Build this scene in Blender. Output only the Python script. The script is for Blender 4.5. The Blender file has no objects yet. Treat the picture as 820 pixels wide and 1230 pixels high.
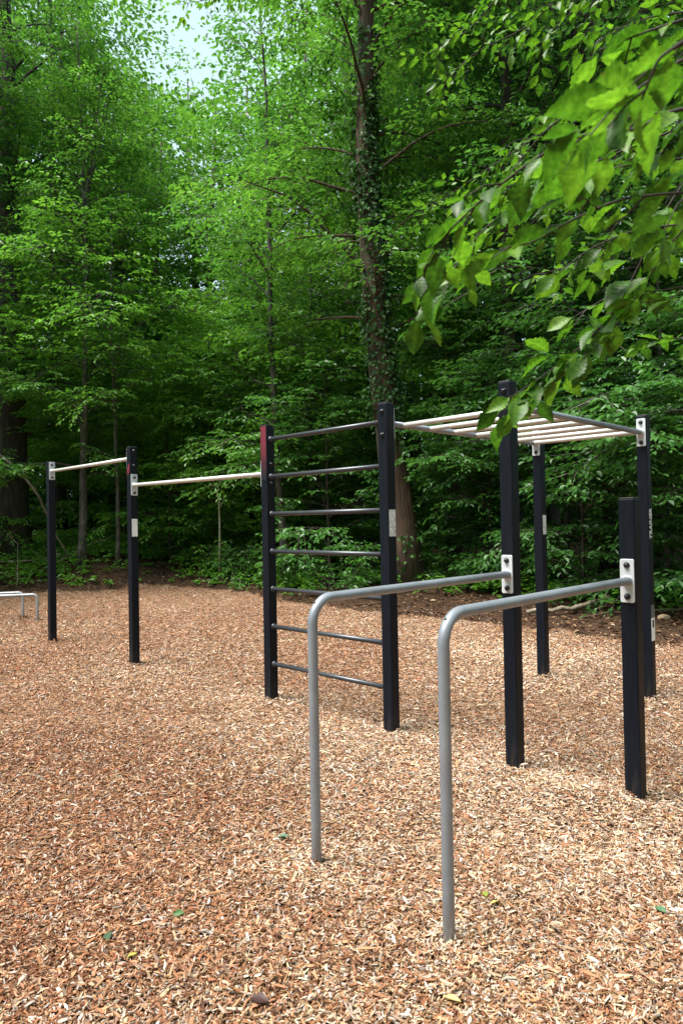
import bpy, bmesh, math, random
import numpy as np
from mathutils import Vector, Matrix

PI = math.pi
R = math.radians
S = bpy.context.scene
COL = S.collection

# ------------------------------------------------------------------ camera
CAM_H = 1.5
FPX = 820.0
PITCH, ROLL = R(0.80), R(1.02)
CR = Matrix.Rotation(PI / 2 + PITCH, 3, 'X') @ Matrix.Rotation(-ROLL, 3, 'Z')
cd = bpy.data.cameras.new('camera')
cam = bpy.data.objects.new('camera', cd)
COL.objects.link(cam)
cam.matrix_world = Matrix.Translation((0, 0, CAM_H)) @ CR.to_4x4()
cd.sensor_fit = 'VERTICAL'
cd.sensor_height = 36.0
cd.lens = 24.0
cd.clip_start, cd.clip_end = 0.05, 2000
cd.dof.use_dof = True
cd.dof.focus_distance = 4.6
cd.dof.aperture_fstop = 7.0
S.camera = cam

# ------------------------------------------------------------------ sky, sun, exposure
SUN_EL, SUN_AZ = R(66), R(-115)      # azimuth measured from +Y towards +X
w = bpy.data.worlds.new('World')
S.world = w
w.use_nodes = True
nt = w.node_tree
sky = nt.nodes.new('ShaderNodeTexSky')
sky.sky_type = 'NISHITA'
sky.sun_disc = False
sky.sun_elevation = SUN_EL
sky.sun_rotation = SUN_AZ
sky.air_density = 1.0
sky.dust_density = 4.0
sky.ozone_density = 1.0
bg = nt.nodes['Background']
bg.inputs[1].default_value = 0.15
# broken bright overcast drawn over the clear sky
tcw = nt.nodes.new('ShaderNodeTexCoord')
cn = nt.nodes.new('ShaderNodeTexNoise')
cn.inputs['Scale'].default_value = 2.2
cn.inputs['Detail'].default_value = 5
nt.links.new(tcw.outputs['Generated'], cn.inputs['Vector'])
cr_ = nt.nodes.new('ShaderNodeMapRange')
cr_.inputs['From Min'].default_value = 0.30
cr_.inputs['From Max'].default_value = 0.60
cr_.inputs['To Min'].default_value = 0.72
cr_.inputs['To Max'].default_value = 1.0
nt.links.new(cn.outputs['Fac'], cr_.inputs['Value'])
cm = nt.nodes.new('ShaderNodeMix')
cm.data_type = 'RGBA'
cm.clamp_result = False
nt.links.new(cr_.outputs[0], cm.inputs['Factor'])
nt.links.new(sky.outputs[0], cm.inputs[6])
cm.inputs[7].default_value = (1.6, 2.12, 2.3, 1)
nt.links.new(cm.outputs[2], bg.inputs[0])
sd = bpy.data.lights.new('sun', 'SUN')
sd.energy = 3.6
sd.angle = R(32)
sd.color = (1.0, 0.95, 0.88)
sun = bpy.data.objects.new('sun', sd)
COL.objects.link(sun)
sdir = Vector((math.sin(SUN_AZ) * math.cos(SUN_EL), math.cos(SUN_AZ) * math.cos(SUN_EL), math.sin(SUN_EL)))
sun.rotation_euler = sdir.to_track_quat('Z', 'Y').to_euler()
S.view_settings.view_transform = 'Standard'
S.view_settings.look = 'None'
S.view_settings.gamma = 1.0
S.view_settings.use_curve_mapping = False
S.view_settings.exposure = 1.68
cy = S.cycles
cy.max_bounces = 7
cy.diffuse_bounces = 4
cy.glossy_bounces = 3
cy.transmission_bounces = 6
cy.transparent_max_bounces = 4
cy.use_denoising = True
cy.caustics_reflective = False
cy.caustics_refractive = False


# ------------------------------------------------------------------ helpers
def at(px, py, depth):
    """a point of the place seen towards (px,py) of the 820x1230 photo at distance depth along +Y"""
    d = CR @ Vector(((px - 410) / FPX, -(py - 615) / FPX, -1))
    d = d * (depth / d.y)
    return Vector((d.x, d.y, d.z + CAM_H))


def tagit(o, label=None, cat=None, group=None, kind=None):
    if label: o['label'] = label
    if cat: o['category'] = cat
    if group: o['group'] = group
    if kind: o['kind'] = kind
    return o


def empty(name, loc=(0, 0, 0), rz=0.0):
    o = bpy.data.objects.new(name, None)
    o.empty_display_size = 0.2
    COL.objects.link(o)
    o.location = loc
    o.rotation_euler = (0, 0, rz)
    return o


def link(name, me, mat=None, parent=None):
    o = bpy.data.objects.new(name, me)
    COL.objects.link(o)
    if mat is not None and len(me.materials) == 0:
        me.materials.append(mat)
    if parent is not None:
        o.parent = parent
    return o


def mesh_np(name, V, F, smooth=False, attrs=None):
    """V (n,3); F (m,k) all faces with k corners"""
    V = np.asarray(V, dtype=np.float32)
    F = np.asarray(F, dtype=np.int32)
    me = bpy.data.meshes.new(name)
    n, (m, k) = len(V), F.shape
    me.vertices.add(n)
    me.vertices.foreach_set('co', V.ravel())
    me.loops.add(m * k)
    me.loops.foreach_set('vertex_index', F.ravel())
    me.polygons.add(m)
    me.polygons.foreach_set('loop_start', np.arange(0, m * k, k, dtype=np.int32))
    me.polygons.foreach_set('loop_total', np.full(m, k, dtype=np.int32))
    me.polygons.foreach_set('use_smooth', np.full(m, smooth))
    if attrs:
        for an, (typ, arr) in attrs.items():
            a = me.attributes.new(an, typ, 'POINT')
            if typ == 'FLOAT':
                a.data.foreach_set('value', np.asarray(arr, dtype=np.float32).ravel())
            else:
                a.data.foreach_set('color', np.asarray(arr, dtype=np.float32).ravel())
    me.update(calc_edges=True)
    me.validate()
    return me


class Tubes:
    """collects tubes and quads as arrays"""
    def __init__(self):
        self.v, self.f, self.n = [], [], 0

    def tube(self, pts, rad, sides=8, cap=True, rng=None, rough=0.0):
        P = np.array([tuple(p) for p in pts], dtype=float)
        k = len(P)
        rad = np.broadcast_to(np.asarray(rad, dtype=float), (k,))
        T = np.gradient(P, axis=0)
        T /= np.linalg.norm(T, axis=1)[:, None] + 1e-12
        ref = np.array([0.0, 0, 1]) if abs(T[0][2]) < 0.9 else np.array([1.0, 0, 0])
        rings = []
        for i in range(k):
            a = np.cross(T[i], ref)
            a /= np.linalg.norm(a) + 1e-12
            b = np.cross(T[i], a)
            ref = np.cross(a, T[i])
            ang = np.arange(sides) * 2 * PI / sides
            r = rad[i]
            rr = np.full(sides, r)
            if rng is not None and rough:
                rr = r * (1 + rough * rng.standard_normal(sides))
            rings.append(P[i] + np.cos(ang)[:, None] * a * rr[:, None] + np.sin(ang)[:, None] * b * rr[:, None])
        V = np.concatenate(rings)
        F = []
        for i in range(k - 1):
            for j in range(sides):
                j2 = (j + 1) % sides
                F.append((i * sides + j, i * sides + j2, (i + 1) * sides + j2, (i + 1) * sides + j))
        base = self.n
        if cap:
            c0, c1 = len(V), len(V) + 1
            V = np.concatenate([V, [P[0]], [P[-1]]])
            for j in range(0, sides, 2):
                F.append((c0, (j + 2) % sides, (j + 1) % sides, j))
                o = (k - 1) * sides
                F.append((c1, o + j, o + (j + 1) % sides, o + (j + 2) % sides))
        self.v.append(V)
        self.f.append(np.array(F, dtype=np.int32) + base)
        self.n += len(V)

    def mesh(self, name, smooth=True):
        return mesh_np(name, np.concatenate(self.v), np.concatenate(self.f), smooth)


def bm_mesh(name, bm, smooth=False):
    me = bpy.data.meshes.new(name)
    bm.normal_update()
    bm.to_mesh(me)
    bm.free()
    if smooth:
        for p in me.polygons: p.use_smooth = True
    return me


def bevel_box(sx, sy, sz, bev, seg=2, z0=None):
    bm = bmesh.new()
    bmesh.ops.create_cube(bm, size=1)
    bmesh.ops.scale(bm, vec=(sx, sy, sz), verts=bm.verts)
    if z0 is not None:
        bmesh.ops.translate(bm, vec=(0, 0, z0 + sz / 2), verts=bm.verts)
    if bev:
        bmesh.ops.bevel(bm, geom=bm.edges[:], offset=bev, segments=seg, affect='EDGES', profile=0.5)
    return bm


def vnoise(x, y, seed=0):
    """cheap smooth 2-D noise in about -1..1"""
    r = np.random.default_rng(seed)
    out = 0
    for k in range(5):
        a, b, p, q = r.uniform(-1, 1, 4)
        out = out + np.sin(x * (0.6 + 1.3 * a) + y * (1.1 * b) + p * 7) * np.cos(y * (0.7 + 1.1 * q) - x * b * 0.8 + q * 9)
    return out / 2.6


# ------------------------------------------------------------------ materials
def new_mat(name):
    m = bpy.data.materials.new(name)
    m.use_nodes = True
    n = m.node_tree
    return m, n, n.nodes['Principled BSDF'], n.nodes['Material Output']


def ramp(n, stops, fac=None):
    r = n.nodes.new('ShaderNodeValToRGB')
    e = r.color_ramp.elements
    while len(e) < len(stops): e.new(0.5)
    for q, (p, c) in zip(e, stops):
        q.position = p
        q.color = (*c, 1)
    if fac is not None: n.links.new(fac, r.inputs[0])
    return r


def noise(n, scale, detail=4, rough=0.6, vec=None, dist=0.0):
    t = n.nodes.new('ShaderNodeTexNoise')
    t.inputs['Scale'].default_value = scale
    t.inputs['Detail'].default_value = detail
    t.inputs['Roughness'].default_value = rough
    t.inputs['Distortion'].default_value = dist
    if vec is not None: n.links.new(vec, t.inputs['Vector'])
    return t


def bump(n, height, strength, dist, normal_in):
    b = n.nodes.new('ShaderNodeBump')
    b.inputs['Strength'].default_value = strength
    b.inputs['Distance'].default_value = dist
    n.links.new(height, b.inputs['Height'])
    n.links.new(b.outputs[0], normal_in)
    return b


def mapping(n, scale, coord='Object'):
    tc = n.nodes.new('ShaderNodeTexCoord')
    mp = n.nodes.new('ShaderNodeMapping')
    mp.inputs['Scale'].default_value = scale
    n.links.new(tc.outputs[coord], mp.inputs[0])
    return mp.outputs[0]


def mat_leaf(name, dark, mid, light, trans=0.42, rough=0.42, spec=0.5, tboost=(1.5, 1.45, 1.0), spots=False):
    m, n, b, out = new_mat(name)
    a = n.nodes.new('ShaderNodeAttribute')
    a.attribute_name = 'tone'
    r = ramp(n, [(0.0, dark), (0.5, mid), (1.0, light)], a.outputs['Fac'])
    if spots:
        tc = n.nodes.new('ShaderNodeTexCoord')
        n1 = noise(n, 26, 4, 0.7, tc.outputs['Object'])
        f1 = ramp(n, [(0.66, (0, 0, 0)), (0.74, (0.85, 0.85, 0.85))], n1.outputs['Fac'])
        n2 = noise(n, 90, 3, 0.6, tc.outputs['Object'])
        k1 = ramp(n, [(0.35, (0.55, 0.6, 0.5)), (0.65, (1.25, 1.2, 1.2))], n2.outputs['Fac'])
        mv = n.nodes.new('ShaderNodeMix'); mv.data_type = 'RGBA'; mv.blend_type = 'MULTIPLY'; mv.inputs['Factor'].default_value = 1
        n.links.new(r.outputs[0], mv.inputs[6]); n.links.new(k1.outputs[0], mv.inputs[7])
        mb = n.nodes.new('ShaderNodeMix'); mb.data_type = 'RGBA'
        n.links.new(f1.outputs[0], mb.inputs['Factor']); n.links.new(mv.outputs[2], mb.inputs[6])
        mb.inputs[7].default_value = (0.13, 0.07, 0.015, 1)
        class _R: outputs = [mb.outputs[2]]
        r = _R
    n.links.new(r.outputs[0], b.inputs['Base Color'])
    b.inputs['Roughness'].default_value = rough
    b.inputs['Specular IOR Level'].default_value = spec
    t = n.nodes.new('ShaderNodeBsdfTranslucent')
    mu = n.nodes.new('ShaderNodeMix')
    mu.data_type = 'RGBA'
    mu.blend_type = 'MULTIPLY'
    mu.inputs['Factor'].default_value = 1
    n.links.new(r.outputs[0], mu.inputs[6])
    mu.inputs[7].default_value = (*tboost, 1)
    n.links.new(mu.outputs[2], t.inputs[0])
    mx = n.nodes.new('ShaderNodeMixShader')
    mx.inputs[0].default_value = trans
    n.links.new(b.outputs[0], mx.inputs[1])
    n.links.new(t.outputs[0], mx.inputs[2])
    n.links.new(mx.outputs[0], out.inputs[0])
    return m


def mat_bark(name, c0, c1, c2, zs=2.0, xs=14.0, strength=0.7):
    m, n, b, out = new_mat(name)
    v = mapping(n, (xs, xs, zs))
    t = noise(n, 1.0, 6, 0.65, v, 0.6)
    t2 = noise(n, 0.9, 3, 0.5, mapping(n, (1.5, 1.5, 0.8)))
    r = ramp(n, [(0.3, c0), (0.52, c1), (0.75, c2)], t.outputs['Fac'])
    mx = n.nodes.new('ShaderNodeMix')
    mx.data_type = 'RGBA'
    rr = ramp(n, [(0.5, (0, 0, 0)), (0.68, (0.6, 0.6, 0.6))], t2.outputs['Fac'])
    n.links.new(rr.outputs[0], mx.inputs['Factor'])
    n.links.new(r.outputs[0], mx.inputs[6])
    mx.inputs[7].default_value = (0.05, 0.065, 0.03, 1)
    n.links.new(mx.outputs[2], b.inputs['Base Color'])
    b.inputs['Roughness'].default_value = 0.9
    bump(n, t.outputs['Fac'], strength, 0.04, b.inputs['Normal'])
    return m


def mat_plain(name, col, rough=0.5, metal=0.0, var=0.0, scale=6.0, spec=0.5, bmp=0.0, bscale=300):
    m, n, b, out = new_mat(name)
    b.inputs['Roughness'].default_value = rough
    b.inputs['Metallic'].default_value = metal
    b.inputs['Specular IOR Level'].default_value = spec
    tc = n.nodes.new('ShaderNodeTexCoord')
    t = noise(n, scale, 5, 0.6, tc.outputs['Object'])
    lo = tuple(c * (1 - var) for c in col)
    hi = tuple(min(1, c * (1 + var)) for c in col)
    r = ramp(n, [(0.3, lo), (0.7, hi)], t.outputs['Fac'])
    n.links.new(r.outputs[0], b.inputs['Base Color'])
    if bmp:
        t3 = noise(n, bscale, 2, 0.5, tc.outputs['Object'])
        bump(n, t3.outputs['Fac'], bmp, 0.001, b.inputs['Normal'])
    return m


def mat_post():
    m, n, b, out = new_mat('black_powder_coat')
    tc = n.nodes.new('ShaderNodeTexCoord')
    sp = n.nodes.new('ShaderNodeSeparateXYZ')
    n.links.new(tc.outputs['Object'], sp.inputs[0])
    sc = noise(n, 1.0, 6, 0.7, mapping(n, (45, 45, 5)))
    hz = n.nodes.new('ShaderNodeMapRange')
    hz.inputs['From Min'].default_value = 0.0
    hz.inputs['From Max'].default_value = 0.45
    hz.inputs['To Min'].default_value = 0.34
    hz.inputs['To Max'].default_value = 0.0
    n.links.new(sp.outputs['Z'], hz.inputs['Value'])
    ad = n.nodes.new('ShaderNodeMath'); ad.operation = 'ADD'
    n.links.new(sc.outputs['Fac'], ad.inputs[0]); n.links.new(hz.outputs[0], ad.inputs[1])
    r = ramp(n, [(0.45, (0.0046, 0.0068, 0.0120)), (0.72, (0.0066, 0.0088, 0.0140)), (0.86, (0.018, 0.017, 0.018)), (1.0, (0.050, 0.037, 0.028))], ad.outputs[0])
    n.links.new(r.outputs[0], b.inputs['Base Color'])
    rr = ramp(n, [(0.3, (0.36, 0.36, 0.36)), (0.75, (0.58, 0.58, 0.58))], sc.outputs['Fac'])
    n.links.new(rr.outputs[0], b.inputs['Roughness'])
    b.inputs['Specular IOR Level'].default_value = 0.16
    t3 = noise(n, 500, 2, 0.5, tc.outputs['Object'])
    bump(n, t3.outputs['Fac'], 0.15, 0.001, b.inputs['Normal'])
    return m


M_POST = mat_post()
M_CAP = mat_plain('black_plastic_cap', (0.02, 0.021, 0.024), 0.5, 0, 0.2, 20)
M_BOLT = mat_plain('black_bolt', (0.008, 0.009, 0.012), 0.3, 0, 0.2, 20)
M_TUBE = mat_plain('grey_galvanised_tube', (0.235, 0.26, 0.30), 0.36, 0.35, 0.12, 9, 0.5, 0.1, 700)
M_PALE = mat_plain('pale_galvanised_tube', (0.58, 0.57, 0.55), 0.40, 0.25, 0.06, 9, 0.5, 0.1, 700)
M_RUNG = mat_plain('dark_grey_rung', (0.055, 0.06, 0.072), 0.36, 0.4, 0.12, 9, 0.5, 0.1, 700)
M_PLATE = mat_plain('light_grey_plate', (0.56, 0.59, 0.63), 0.45, 0.2, 0.06, 14, 0.5, 0.1, 500)
M_LOW = mat_plain('light_grey_tube', (0.36, 0.385, 0.42), 0.45, 0.3, 0.08, 9)
M_WHITE = mat_plain('white_sticker', (0.88, 0.89, 0.90), 0.45, 0, 0.02, 20)


def mat_label():
    """white label with rows of small illegible grey print"""
    m, n, b, out = new_mat('printed_label')
    tc = n.nodes.new('ShaderNodeTexCoord')
    sp = n.nodes.new('ShaderNodeSeparateXYZ')
    n.links.new(tc.outputs['Object'], sp.inputs[0])
    wv = n.nodes.new('ShaderNodeMath'); wv.operation = 'SINE'
    ml = n.nodes.new('ShaderNodeMath'); ml.operation = 'MULTIPLY'
    ml.inputs[1].default_value = 2 * PI * 62
    n.links.new(sp.outputs['Z'], ml.inputs[0]); n.links.new(ml.outputs[0], wv.inputs[0])
    mp = n.nodes.new('ShaderNodeMapping')
    mp.inputs['Scale'].default_value = (1, 130, 62)
    n.links.new(tc.outputs['Object'], mp.inputs[0])
    nz = noise(n, 1.0, 2, 0.6, mp.outputs[0])
    nb = noise(n, 22.0, 1, 0.5, tc.outputs['Object'])
    mu = n.nodes.new('ShaderNodeMath'); mu.operation = 'MULTIPLY_ADD'
    n.links.new(wv.outputs[0], mu.inputs[0]); mu.inputs[1].default_value = 0.12; n.links.new(nz.outputs['Fac'], mu.inputs[2])
    m2 = n.nodes.new('ShaderNodeMath'); m2.operation = 'MULTIPLY_ADD'
    n.links.new(nb.outputs['Fac'], m2.inputs[0]); m2.inputs[1].default_value = 0.35; n.links.new(mu.outputs[0], m2.inputs[2])
    r = ramp(n, [(0.70, (0.82, 0.83, 0.84)), (0.78, (0.33, 0.34, 0.37))], m2.outputs[0])
    n.links.new(r.outputs[0], b.inputs['Base Color'])
    b.inputs['Roughness'].default_value = 0.45
    return m


M_LABEL = mat_label()
M_TEXT = mat_plain('white_lettering', (0.75, 0.77, 0.78), 0.5, 0, 0.02, 20)
M_DKSTK = mat_plain('dark_sticker', (0.12, 0.135, 0.14), 0.35, 0, 0.4, 60)
M_STONE = mat_plain('tan_stone', (0.42, 0.30, 0.19), 0.9, 0, 0.3, 20, 0.3, 0.6, 60)


def mat_red_print():
    m, n, b, out = new_mat('red_faded_print')
    tc = n.nodes.new('ShaderNodeTexCoord')
    sp = n.nodes.new('ShaderNodeSeparateXYZ')
    n.links.new(tc.outputs['Generated'], sp.inputs[0])
    ds = noise(n, 90, 2, 0.5, tc.outputs['Object'])
    ad = n.nodes.new('ShaderNodeMath')
    ad.operation = 'MULTIPLY_ADD'
    n.links.new(ds.outputs['Fac'], ad.inputs[0])
    ad.inputs[1].default_value = 0.16
    n.links.new(sp.outputs['Z'], ad.inputs[2])
    r = ramp(n, [(0.10, (0.0046, 0.0066, 0.0118)), (0.40, (0.045, 0.010, 0.018)), (0.62, (0.12, 0.016, 0.030)), (1.0, (0.15, 0.019, 0.034))], ad.outputs[0])
    n.links.new(r.outputs[0], b.inputs['Base Color'])
    b.inputs['Roughness'].default_value = 0.42
    return m


M_RED = mat_red_print()
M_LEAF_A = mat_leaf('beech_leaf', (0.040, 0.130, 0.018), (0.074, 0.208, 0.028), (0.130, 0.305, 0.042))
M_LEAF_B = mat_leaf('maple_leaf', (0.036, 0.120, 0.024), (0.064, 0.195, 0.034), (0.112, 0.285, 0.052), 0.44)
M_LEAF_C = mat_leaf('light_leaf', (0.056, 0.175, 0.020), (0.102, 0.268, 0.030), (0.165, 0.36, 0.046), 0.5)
M_LEAF_SHADE = mat_leaf('shaded_leaf', (0.027, 0.095, 0.020), (0.046, 0.146, 0.026), (0.074, 0.21, 0.038), 0.40)  # darker leaf copy with the shade of the wood painted into its colour
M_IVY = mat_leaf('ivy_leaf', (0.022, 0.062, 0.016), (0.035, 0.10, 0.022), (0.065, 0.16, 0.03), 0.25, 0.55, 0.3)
M_BARK_D = mat_bark('dark_bark', (0.012, 0.010, 0.008), (0.040, 0.030, 0.022), (0.085, 0.066, 0.050))
M_BARK_I = mat_bark('brown_stringy_bark', (0.016, 0.010, 0.006), (0.075, 0.045, 0.027), (0.21, 0.135, 0.085), 0.7, 20, 1.0)
M_BARK_P = mat_bark('pale_mottled_bark', (0.022, 0.020, 0.015), (0.075, 0.068, 0.055), (0.27, 0.255, 0.22), 4.5, 8)
M_DEAD = mat_bark('dead_wood', (0.08, 0.06, 0.04), (0.22, 0.18, 0.13), (0.42, 0.36, 0.28), 3, 12)

# ------------------------------------------------------------------ ground shape
EDGE = np.array([(-40, 10), (-14, 13.5), (-7.9, 15.8), (-6.0, 15.0), (-4.5, 16.2), (-2.0, 14.8), (-1.6, 13.8), (0.66, 10.9),
                 (1.4, 10.4), (2.74, 9.0), (3.0, 8.5), (3.7, 7.8), (6.0, 6.0), (9.0, 3.5), (14, -2), (30, -12)], dtype=float)
RIG_O = np.array([0.327, 4.842])
RU = np.array([0.710, -0.704])
RV = np.array([0.704, 0.710])


def rig_xy(u, v):
    p = RIG_O + RU * u + RV * v
    return float(p[0]), float(p[1])


MOUNDS = [(*rig_xy(0.98, -0.12), 0.32, 0.045), (1.22, 3.66, 0.24, 0.075), (*rig_xy(1.7, -0.08), 0.34, 0.055), (0.42, 2.45, 0.16, 0.022),
          (-0.12, 2.95, 0.16, 0.012), (0.33, 4.8, 0.25, 0.02), (1.84, 6.3, 0.3, 0.035), (-0.66, 5.74, 0.25, 0.02)]


def edge_dist(x, y):
    """signed distance to the edge of the chip bed: positive = forest side"""
    x = np.asarray(x, float); y = np.asarray(y, float)
    best = np.full(x.shape, 1e9)
    sign = np.zeros(x.shape)
    for (ax, ay), (bx, by) in zip(EDGE[:-1], EDGE[1:]):
        dx, dy = bx - ax, by - ay
        t = np.clip(((x - ax) * dx + (y - ay) * dy) / (dx * dx + dy * dy), 0, 1)
        qx, qy = ax + t * dx, ay + t * dy
        d = np.hypot(x - qx, y - qy)
        s = np.where(dx * (y - ay) - dy * (x - ax) > 0, 1.0, -1.0)
        upd = d < best
        best = np.where(upd, d, best)
        sign = np.where(upd, s, sign)
    return best * sign


def bed_sd(x, y):
    return edge_dist(x, y) + 0.16 * vnoise(np.asarray(x) * 3.1, np.asarray(y) * 3.1, 5) + 0.06 * vnoise(np.asarray(x) * 11, np.asarray(y) * 11, 6)


def gh(x, y):
    x = np.asarray(x, float); y = np.asarray(y, float)
    d = edge_dist(x, y)
    out = np.clip(d, 0, None)
    h = 0.022 * vnoise(x * 1.5, y * 1.5, 1) + 0.013 * vnoise(x * 4.2, y * 4.2, 2)
    for mx, my, mr, mh in MOUNDS:
        h = h + mh * np.exp(-((x - mx) ** 2 + (y - my) ** 2) / (mr * mr))
    h = h + 0.95 * (1 - np.exp(-out / 3.2)) * np.clip((-x - 0.2) / 2.0, 0, 1)
    h = h + 0.16 * np.exp(-(((x + 5.3) / 1.5) ** 2 + ((y - 16.9) / 1.0) ** 2))
    h = h - 0.048 * np.exp(-((x - 1.3) ** 2 + (y - 3.8) ** 2) / 0.9)
    h = h + 0.10 * (1 - np.exp(-out / 0.45)) + 0.035 * out * np.clip(out / 3, 0, 1) + 0.07 * np.clip(out, 0, 1.2) * vnoise(x * 1.3, y * 1.3, 3)
    return h


def build_ground():
    def axis(c, lo, hi, n, p=2.6):
        t = np.linspace(-1, 1, n)
        s = np.sign(t) * np.abs(t) ** p
        return np.where(s < 0, c + (-s) * (lo - c), c + s * (hi - c))
    xs = axis(0.0, -260, 260, 421, 3.2)
    ys = axis(7.0, -220, 420, 461, 3.2)
    X, Y = np.meshgrid(xs, ys)
    Z = gh(X, Y)
    V = np.stack([X, Y, Z], -1).reshape(-1, 3)
    ny, nx = X.shape
    i = np.arange((ny - 1) * (nx - 1))
    r, c = i // (nx - 1), i % (nx - 1)
    a = r * nx + c
    F = np.stack([a, a + 1, a + nx + 1, a + nx], -1)
    sd_ = edge_dist(X, Y).ravel()
    me = mesh_np('ground', V, F, True, {'edge': ('FLOAT', sd_)})
    m, n, b, out = new_mat('chips_and_forest_soil')
    tc = n.nodes.new('ShaderNodeTexCoord')
    at_ = n.nodes.new('ShaderNodeAttribute')
    at_.attribute_name = 'edge'
    # chips far away: stretched cells
    mp = n.nodes.new('ShaderNodeMapping')
    mp.inputs['Scale'].default_value = (38, 70, 40)
    mp.inputs['Rotation'].default_value = (0, 0, 0.4)
    ns = noise(n, 9, 3, 0.6, tc.outputs['Object'])
    va = n.nodes.new('ShaderNodeVectorMath')
    va.operation = 'MULTIPLY_ADD'
    n.links.new(ns.outputs['Color'], va.inputs[0])
    va.inputs[1].default_value = (0.08, 0.08, 0.08)
    n.links.new(tc.outputs['Object'], va.inputs[2])
    n.links.new(va.outputs[0], mp.inputs[0])
    vo = n.nodes.new('ShaderNodeTexVoronoi')
    vo.inputs['Scale'].default_value = 1.0
    n.links.new(mp.outputs[0], vo.inputs['Vector'])
    sx = n.nodes.new('ShaderNodeSeparateColor')
    n.links.new(vo.outputs['Color'], sx.inputs[0])
    cr = ramp(n, [(0.0, (0.035, 0.016, 0.008)), (0.25, (0.12, 0.058, 0.03)), (0.55, (0.20, 0.11, 0.062)), (0.8, (0.29, 0.18, 0.11)), (1.0, (0.37, 0.27, 0.19))], sx.outputs[0])
    # soil
    n1 = noise(n, 14, 8, 0.7, tc.outputs['Object'])
    sr = ramp(n, [(0.3, (0.012, 0.007, 0.004)), (0.5, (0.045, 0.024, 0.013)), (0.62, (0.085, 0.048, 0.026)), (0.8, (0.15, 0.095, 0.055))], n1.outputs['Fac'])
    ne = noise(n, 2.2, 6, 0.7, tc.outputs['Object'])
    ad = n.nodes.new('ShaderNodeMath')
    ad.operation = 'MULTIPLY_ADD'
    n.links.new(ne.outputs['Fac'], ad.inputs[0])
    ad.inputs[1].default_value = 0.7
    n.links.new(at_.outputs['Fac'], ad.inputs[2])
    er = ramp(n, [(0.34, (0, 0, 0)), (0.42, (1, 1, 1))], ad.outputs[0])
    mx = n.nodes.new('ShaderNodeMix')
    mx.data_type = 'RGBA'
    n.links.new(er.outputs[0], mx.inputs['Factor'])
    n.links.new(cr.outputs[0], mx.inputs[6])
    n.links.new(sr.outputs[0], mx.inputs[7])
    n.links.new(mx.outputs[2], b.inputs['Base Color'])
    b.inputs['Roughness'].default_value = 0.95
    b.inputs['Specular IOR Level'].default_value = 0.2
    hm = n.nodes.new('ShaderNodeMath')
    hm.operation = 'ADD'
    n.links.new(sx.outputs[1], hm.inputs[0])
    n.links.new(n1.outputs['Fac'], hm.inputs[1])
    bump(n, hm.outputs[0], 0.9, 0.03, b.inputs['Normal'])
    o = link('ground', me, m)
    o['kind'] = 'structure'


build_ground()


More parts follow.
